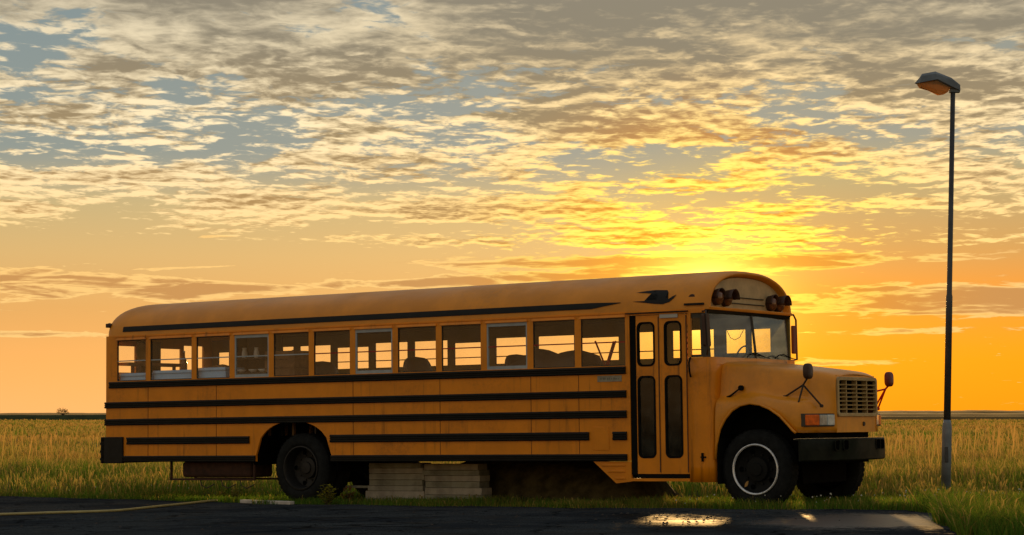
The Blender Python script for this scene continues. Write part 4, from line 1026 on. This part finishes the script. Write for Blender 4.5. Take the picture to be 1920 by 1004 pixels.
# ------------------------------------------------------------------ grass (blades as real geometry, one object for each kind of cover)
def grass_mat(name='grass_blade', trans=.5, hue=1.0):
    m = bpy.data.materials.new(name); m.use_nodes = True; nt = m.node_tree; nt.nodes.clear(); L = nt.links.new
    out = nt.nodes.new('ShaderNodeOutputMaterial'); at = nt.nodes.new('ShaderNodeAttribute'); at.attribute_name = 'tint'
    df = nt.nodes.new('ShaderNodeBsdfDiffuse'); tr = nt.nodes.new('ShaderNodeBsdfTranslucent'); mx = nt.nodes.new('ShaderNodeMixShader'); mx.inputs[0].default_value = trans
    L(at.outputs['Color'], df.inputs[0]); L(at.outputs['Color'], tr.inputs[0]); L(df.outputs[0], mx.inputs[1]); L(tr.outputs[0], mx.inputs[2]); L(mx.outputs[0], out.inputs[0])
    return m
GM = grass_mat()
def fbm2(x, y, sc, seed=0):
    r = np.random.default_rng(seed); o = np.zeros_like(x)
    for k in range(5):
        a = r.uniform(0, 6.28, 3); f = sc * 1.9 ** k
        o += (np.sin(x * f * math.cos(a[0]) + y * f * math.sin(a[0]) + a[1]) * np.sin(-x * f * math.sin(a[0]) * 1.1 + y * f * math.cos(a[0]) * .9 + a[2])) / 1.6 ** k
    return o / 1.6
def blades(name, x, y, h, wd, lean, cols, seedhead=0.0, zoff=0.0, label='', cat='grass'):
    n = len(x); z = gz(x, y) + zoff
    a = rng.uniform(0, 2 * np.pi, n); fa = rng.uniform(-.7, .7, n)      # blades mostly show their broad side
    wx, wy = np.cos(fa) * wd / 2, np.sin(fa) * wd / 2
    lx_, ly_ = np.cos(a) * lean * h, np.sin(a) * lean * h
    sh = rng.random(n) < seedhead
    v = np.zeros((n, 5, 3), np.float32)
    wb = np.where(sh, .35, 1.0); wm = np.where(sh, 1.5, .75); hm = np.where(sh, .80, .55)
    bx, by = lx_ * hm ** 2, ly_ * hm ** 2
    v[:, 0] = np.stack([x - wx * wb, y - wy * wb, z - .02], -1); v[:, 1] = np.stack([x + wx * wb, y + wy * wb, z - .02], -1)
    v[:, 2] = np.stack([x + bx + wx * wm, y + by + wy * wm, z + h * hm], -1); v[:, 3] = np.stack([x + bx - wx * wm, y + by - wy * wm, z + h * hm], -1)
    v[:, 4] = np.stack([x + lx_, y + ly_, z + h * (1 - .25 * lean)], -1)
    base = (np.arange(n) * 5)[:, None]
    tri = np.concatenate([base + np.array([0, 1, 2]), base + np.array([0, 2, 3]), base + np.array([3, 2, 4])], 1).reshape(-1).astype(np.int32)
    me = bpy.data.meshes.new(name); me.vertices.add(n * 5); me.vertices.foreach_set('co', v.reshape(-1))
    me.loops.add(len(tri)); me.loops.foreach_set('vertex_index', tri)
    nf = len(tri) // 3; me.polygons.add(nf); me.polygons.foreach_set('loop_start', np.arange(0, nf * 3, 3, dtype=np.int32)); me.polygons.foreach_set('loop_total', np.full(nf, 3, np.int32))
    me.update(calc_edges=True)
    cols = np.where(sh[:, None], cols * .5 + np.array([.55, .36, .13]) * .5, cols)
    c4 = np.ones((n, 5, 4), np.float32); c4[:, :, :3] = cols[:, None, :]
    at = me.attributes.new('tint', 'FLOAT_COLOR', 'POINT'); at.data.foreach_set('color', c4.reshape(-1))
    me.materials.append(GM); o = bpy.data.objects.new(name, me); COL.objects.link(o)
    o['kind'] = 'stuff'; o['label'] = label; o['category'] = cat
    return o
def palette(x, y, dry, sd):
    """mix of green and straw by patch; dry in 0..1"""
    n = len(x); p = np.clip(dry + .28 * fbm2(x, y, .35, sd) + .22 * rng.standard_normal(n), 0, 1)[:, None]
    g = np.array([.092, .185, .020]) * rng.uniform(.6, 1.35, (n, 1)); d = np.array([.40, .24, .065]) * rng.uniform(.6, 1.3, (n, 1))
    return (g * (1 - p) + d * p).astype(np.float32)
def scatter(y0, y1, dens, half=.30, extra=1.5):
    hw = half * y1 + extra; n = int((y1 - y0) * 2 * hw * dens)
    x = rng.uniform(-hw, hw, n); y = rng.uniform(y0, y1, n); k = np.abs(x) < half * y + extra
    return x[k], y[k]
def bus_sw(x, y):
    dx, dy = x - BT.x, y - BT.y
    return dx * math.cos(YAW) - dy * math.sin(YAW), dx * math.sin(YAW) + dy * math.cos(YAW)
# tall field grass behind the bus
X, Y_ = [], []
for a, b, d in ((24, 34, 210), (34, 44, 190), (44, 58, 110)):
    x, y = scatter(a, b, d); X.append(x); Y_.append(y)
x = np.concatenate(X); y = np.concatenate(Y_)
s_, w_ = bus_sw(x, y)
keep = ~paved(x, y, .25) & ~((s_ > -1.7) & (s_ < 11.2) & (w_ > -1.2) & (w_ < 2.7)) & ~((s_ <= -1.7) & (w_ < 0.3 + .1 * fbm2(x, y, 1.2, 3)) & (w_ > -1.3)) & ~((s_ > 11.0) & (w_ < 1.6) & (x < 5.6) & (y > 25))
keep &= rng.random(len(x)) < np.clip(.62 + .55 * fbm2(x, y, .9, 31) + .25 * fbm2(x, y, 3.1, 32), .12, 1)
x, y = x[keep], y[keep]; s_, w_ = bus_sw(x, y)
h = (.30 + .13 * fbm2(x, y, .55, 5) + .08 * fbm2(x, y, 2.2, 6) + .14 * rng.random(len(x)) ** 2) * np.clip(.45 + (w_ + .5) * .12, .45, 1.15)
h *= np.where((x > 3.5) & (y < 33), np.clip(.40 + (y - 27) * .09, .40, 1), 1)
dry = .08 + .46 * np.clip((y - 37) / 16, 0, 1) + .12 * (x > 3) + .22 * fbm2(x, y, .28, 33)
blades('field_grass', x, y, np.clip(h, .06, .75), rng.uniform(.006, .014, len(x)), rng.uniform(.1, .75, len(x)), palette(x, y, dry, 2), .20, label='tall green and straw coloured grass of the field behind the bus')
# meadow further out
X, Y_, Wd = [], [], []
for a, b, d, wdt in ((58, 90, 26, .022), (90, 150, 9, .04), (150, 260, 2.6, .085), (260, 420, .9, .17)):
    x, y = scatter(a, b, d, .29, 3); X.append(x); Y_.append(y); Wd.append(rng.uniform(.5, 1.3, len(x)) * wdt)
x = np.concatenate(X); y = np.concatenate(Y_); wd = np.concatenate(Wd)
k = rng.random(len(x)) < np.clip(.7 + .5 * fbm2(x, y, .22, 41), .15, 1); x, y, wd = x[k], y[k], wd[k]
h = .34 + .14 * fbm2(x, y, .16, 7) + .08 * fbm2(x, y, .7, 8) + .14 * rng.random(len(x)) ** 2
blades('meadow_grass', x, y, np.clip(h, .1, .8), wd, rng.uniform(.1, .7, len(x)), palette(x, y, .42 + .45 * fbm2(x, y, .05, 21), 9), .3, label='dry golden meadow grass stretching to the horizon')
# lone tall seed stems that break the skyline
n = 260
x = np.concatenate([rng.uniform(6, 17, n), rng.uniform(-17, -6, 90)]); y = np.concatenate([rng.uniform(38, 75, n), rng.uniform(42, 75, 90)])
blades('seed_stems', x, y, rng.uniform(.7, 1.22, len(x)), rng.uniform(.010, .022, len(x)), rng.uniform(.05, .3, len(x)), palette(x, y, .7 + 0 * x, 51), 1.0, label='scattered tall seed stems standing above the meadow grass')
# short verge along the asphalt, round the wheels and under the bus
n = 85000
s_ = rng.uniform(-4.5, 12.6, n); w_ = rng.uniform(-1.4, 2.6, n)
p = np.stack([BT.x + s_ * math.cos(YAW) + w_ * math.sin(YAW), BT.y - s_ * math.sin(YAW) + w_ * math.cos(YAW)], -1)
x, y = p[:, 0], p[:, 1]
k = ~paved(x, y, -.10 + .20 * fbm2(x, y, 1.5, 8) + .08 * fbm2(x, y, 5, 9)) & (rng.random(n) < np.where((w_ > .35) & (s_ > -1.2) & (s_ < 9), .28, 1.0)) & ~((s_ > 3.3) & (s_ < 5.6) & (w_ > .45) & (w_ < .9))
k &= rng.random(n) < np.clip(.60 + .7 * fbm2(x, y, 2.2, 13), .08, 1)
x, y, s_, w_ = x[k], y[k], s_[k], w_[k]
h = (.075 + .055 * fbm2(x, y, 1.3, 12) + .03 * fbm2(x, y, 4, 15) + .07 * rng.random(len(x)) ** 3) * np.where(s_ > 8.5, 1.1, .9)
blades('verge_grass', x, y, np.clip(h, .02, .3), rng.uniform(.004, .011, len(x)), rng.uniform(.2, 1.0, len(x)), palette(x, y, .10 + .15 * fbm2(x, y, 1.1, 16), 14), .03, label='short green verge grass around the bus wheels', zoff=.015)
# tall clump in the lower right corner
n = 34000
x = rng.uniform(4.0, 9.0, n); y = rng.uniform(19.0, 27.5, n)
ye = rng.uniform(19.5, 25.2, 5200); xe = np.interp(ye, _ry[::-1], _rx[::-1]) + np.abs(rng.normal(0, .30, 5200)) - .12
k = ~paved(x, y, -.05 + .22 * fbm2(x, y, 1.4, 17)) & (rng.random(n) < np.clip(.65 + .5 * fbm2(x, y, 1.7, 18), .1, 1)); x, y = x[k], y[k]
h = .20 + .11 * fbm2(x, y, .9, 19) + .20 * rng.random(len(x)) ** 1.5; h *= np.clip(.55 + (x - 4.4) * .35, .5, 1.15) * np.clip(1.3 - (y - 22) * .16, .38, 1.2)
x = np.concatenate([x, xe]); y = np.concatenate([y, ye]); h = np.concatenate([h, .06 + .34 * rng.random(len(xe)) ** 1.6])
blades('roadside_grass', x, y, np.clip(h, .04, .6), rng.uniform(.005, .012, len(x)), rng.uniform(.2, 1.0, len(x)), palette(x, y, .06 + .12 * fbm2(x, y, .8, 24), 23), .04, label='lush green roadside grass at the lower right edge of the asphalt')

# clover heads along the verge at right
n = 70
x = np.concatenate([rng.uniform(4.6, 7.2, n), rng.uniform(2, 4.4, 25), rng.uniform(-8, -5, 14)]); y = np.concatenate([rng.uniform(25.4, 27.6, n), rng.uniform(26.4, 27.2, 25), rng.uniform(34.5, 37, 14)])
mb = MB()
for a, b in zip(x, y):
    z = float(gz(a, b)) + random.uniform(.07, .2); r = random.uniform(.006, .012)
    mb.lathe([(.001, -r), (r * .9, -.3 * r), (r * .8, .5 * r), (.001, r)], (a, b, z), 'z', 6)
o = mb.build('clover_flowers', mat('white_clover', (.55, .55, .48), .9)); o['kind'] = 'stuff'; o['label'] = 'small white clover heads dotted in the grass'; o['category'] = 'flowers'

# weeds beside the rear wheel
def weed(x, y, hgt, n, label, c=(.13, .14, .02)):
    t = empty('weed_plant', (x, y, float(gz(x, y)))); tag(t, label, 'plant', 'weeds along the verge')
    r = random.Random(int(x * 100)); st = MB(); lf = MB()
    for k in range(n):
        a = r.uniform(0, 6.28); l = r.uniform(.1, .5) * hgt; hh = hgt * r.uniform(.5, 1)
        p0 = Vector((r.uniform(-.04, .04), r.uniform(-.04, .04), 0)); p1 = p0 + Vector((math.cos(a) * l, math.sin(a) * l, hh))
        st.tube([p0, (p0 + p1) / 2 + Vector((0, 0, .03)), p1], [.004, .003, .002], 5)
        for q in range(9):
            u = r.uniform(.25, 1.0); c0 = p0.lerp(p1, u); b = r.uniform(0, 6.28); ll = r.uniform(.035, .075); d = Vector((math.cos(b), math.sin(b), r.uniform(-.1, .6))).normalized() * ll
            sd_ = d.cross(Vector((0, 0, 1))).normalized() * ll * .28
            lf.add([c0, c0 + d * .5 + sd_, c0 + d, c0 + d * .5 - sd_], [(0, 1, 2, 3)])
    st.build('stem', mat('weed_stem', (.10, .10, .03), .8), t)
    me = lf.build('foliage', GM, t); at = me.data.attributes.new('tint', 'FLOAT_COLOR', 'POINT')
    at.data.foreach_set('color', np.tile(np.array(c + (1,), np.float32), len(me.data.vertices)))
def on_px(pxl, Y): return (pxl - 960) / 4000 * Y
weed(on_px(617, 29.75), 29.75, .30, 30, 'bright yellow green weed growing right of the rear wheel', (.34, .32, .03))
weed(on_px(655, 30.2), 30.2, .28, 14, 'reddish brown weed between the rear wheel and the plank stacks', (.20, .09, .03))
weed(on_px(445, 31.6), 31.6, .28, 12, 'straggly green weed under the fuel tank left of the rear wheel', (.08, .09, .02))
weed(on_px(1045, 28.0), 28.0, .12, 8, 'low green weed on the verge under the middle of the bus', (.09, .11, .02))

# ------------------------------------------------------------------ lone bush on the horizon
tr = empty('bare_bush', (on_px(120, 418), 418, 1.05)); tag(tr, 'lone sparse bush on the horizon far left', 'bush')
r = random.Random(3); tk = MB(); cr = MB()
for k in range(9):
    a = -1.0 + 2.0 * k / 8 + r.uniform(-.15, .15); l = r.uniform(1.1, 1.75)
    p = [(0, 0, 0), (math.sin(a) * l * .5, r.uniform(-.2, .2), math.cos(a) * l * .5 + .1), (math.sin(a) * l * .95, r.uniform(-.4, .4), math.cos(a) * l)]
    tk.tube(p, [.05, .035, .015], 5)
    for q in range(34):
        u = r.uniform(.45, 1.05); c0 = Vector(p[1]).lerp(Vector(p[2]), (u - .45) / .6) + Vector((r.gauss(0, .13), r.gauss(0, .13), r.gauss(0, .13)))
        d = Vector((r.gauss(0, 1), r.gauss(0, 1), r.gauss(0, 1))).normalized() * r.uniform(.05, .10); e = d.orthogonal() * .6
        cr.add([c0 - d, c0 + e, c0 + d, c0 - e], [(0, 1, 2, 3)])
tk.build('trunk', mat('bush_bark', (.06, .04, .02), .9), tr)
o = cr.build('crown', GM, tr); at = o.data.attributes.new('tint', 'FLOAT_COLOR', 'POINT'); at.data.foreach_set('color', np.tile(np.array((.11, .09, .03, 1), np.float32), len(o.data.vertices)))

# ------------------------------------------------------------------ loose stones on the asphalt round the puddles
STN = mat('dark_gravel', (.035, .03, .028), .9, var=.4, vscale=20)
mb = MB(); r = random.Random(6)
for k in range(150):
    if k < 95: x, y = r.gauss(1.75, .5), r.uniform(22.2, 26)
    else: x, y = r.uniform(-6, 4.2), r.uniform(22.2, 27)
    q = r.uniform(.006, .022); z = float(gz(x, y)) + .026
    mb.add([(x - q, y, z), (x, y - q * .8, z), (x + q * 1.1, y, z), (x, y + q, z), (x + q * .1, y, z + q * .9)], [(0, 1, 4), (1, 2, 4), (2, 3, 4), (3, 0, 4)])
o = mb.build('gravel_bits', STN); o['kind'] = 'stuff'; o['label'] = 'scattered dark gravel bits on the wet asphalt'; o['category'] = 'gravel'
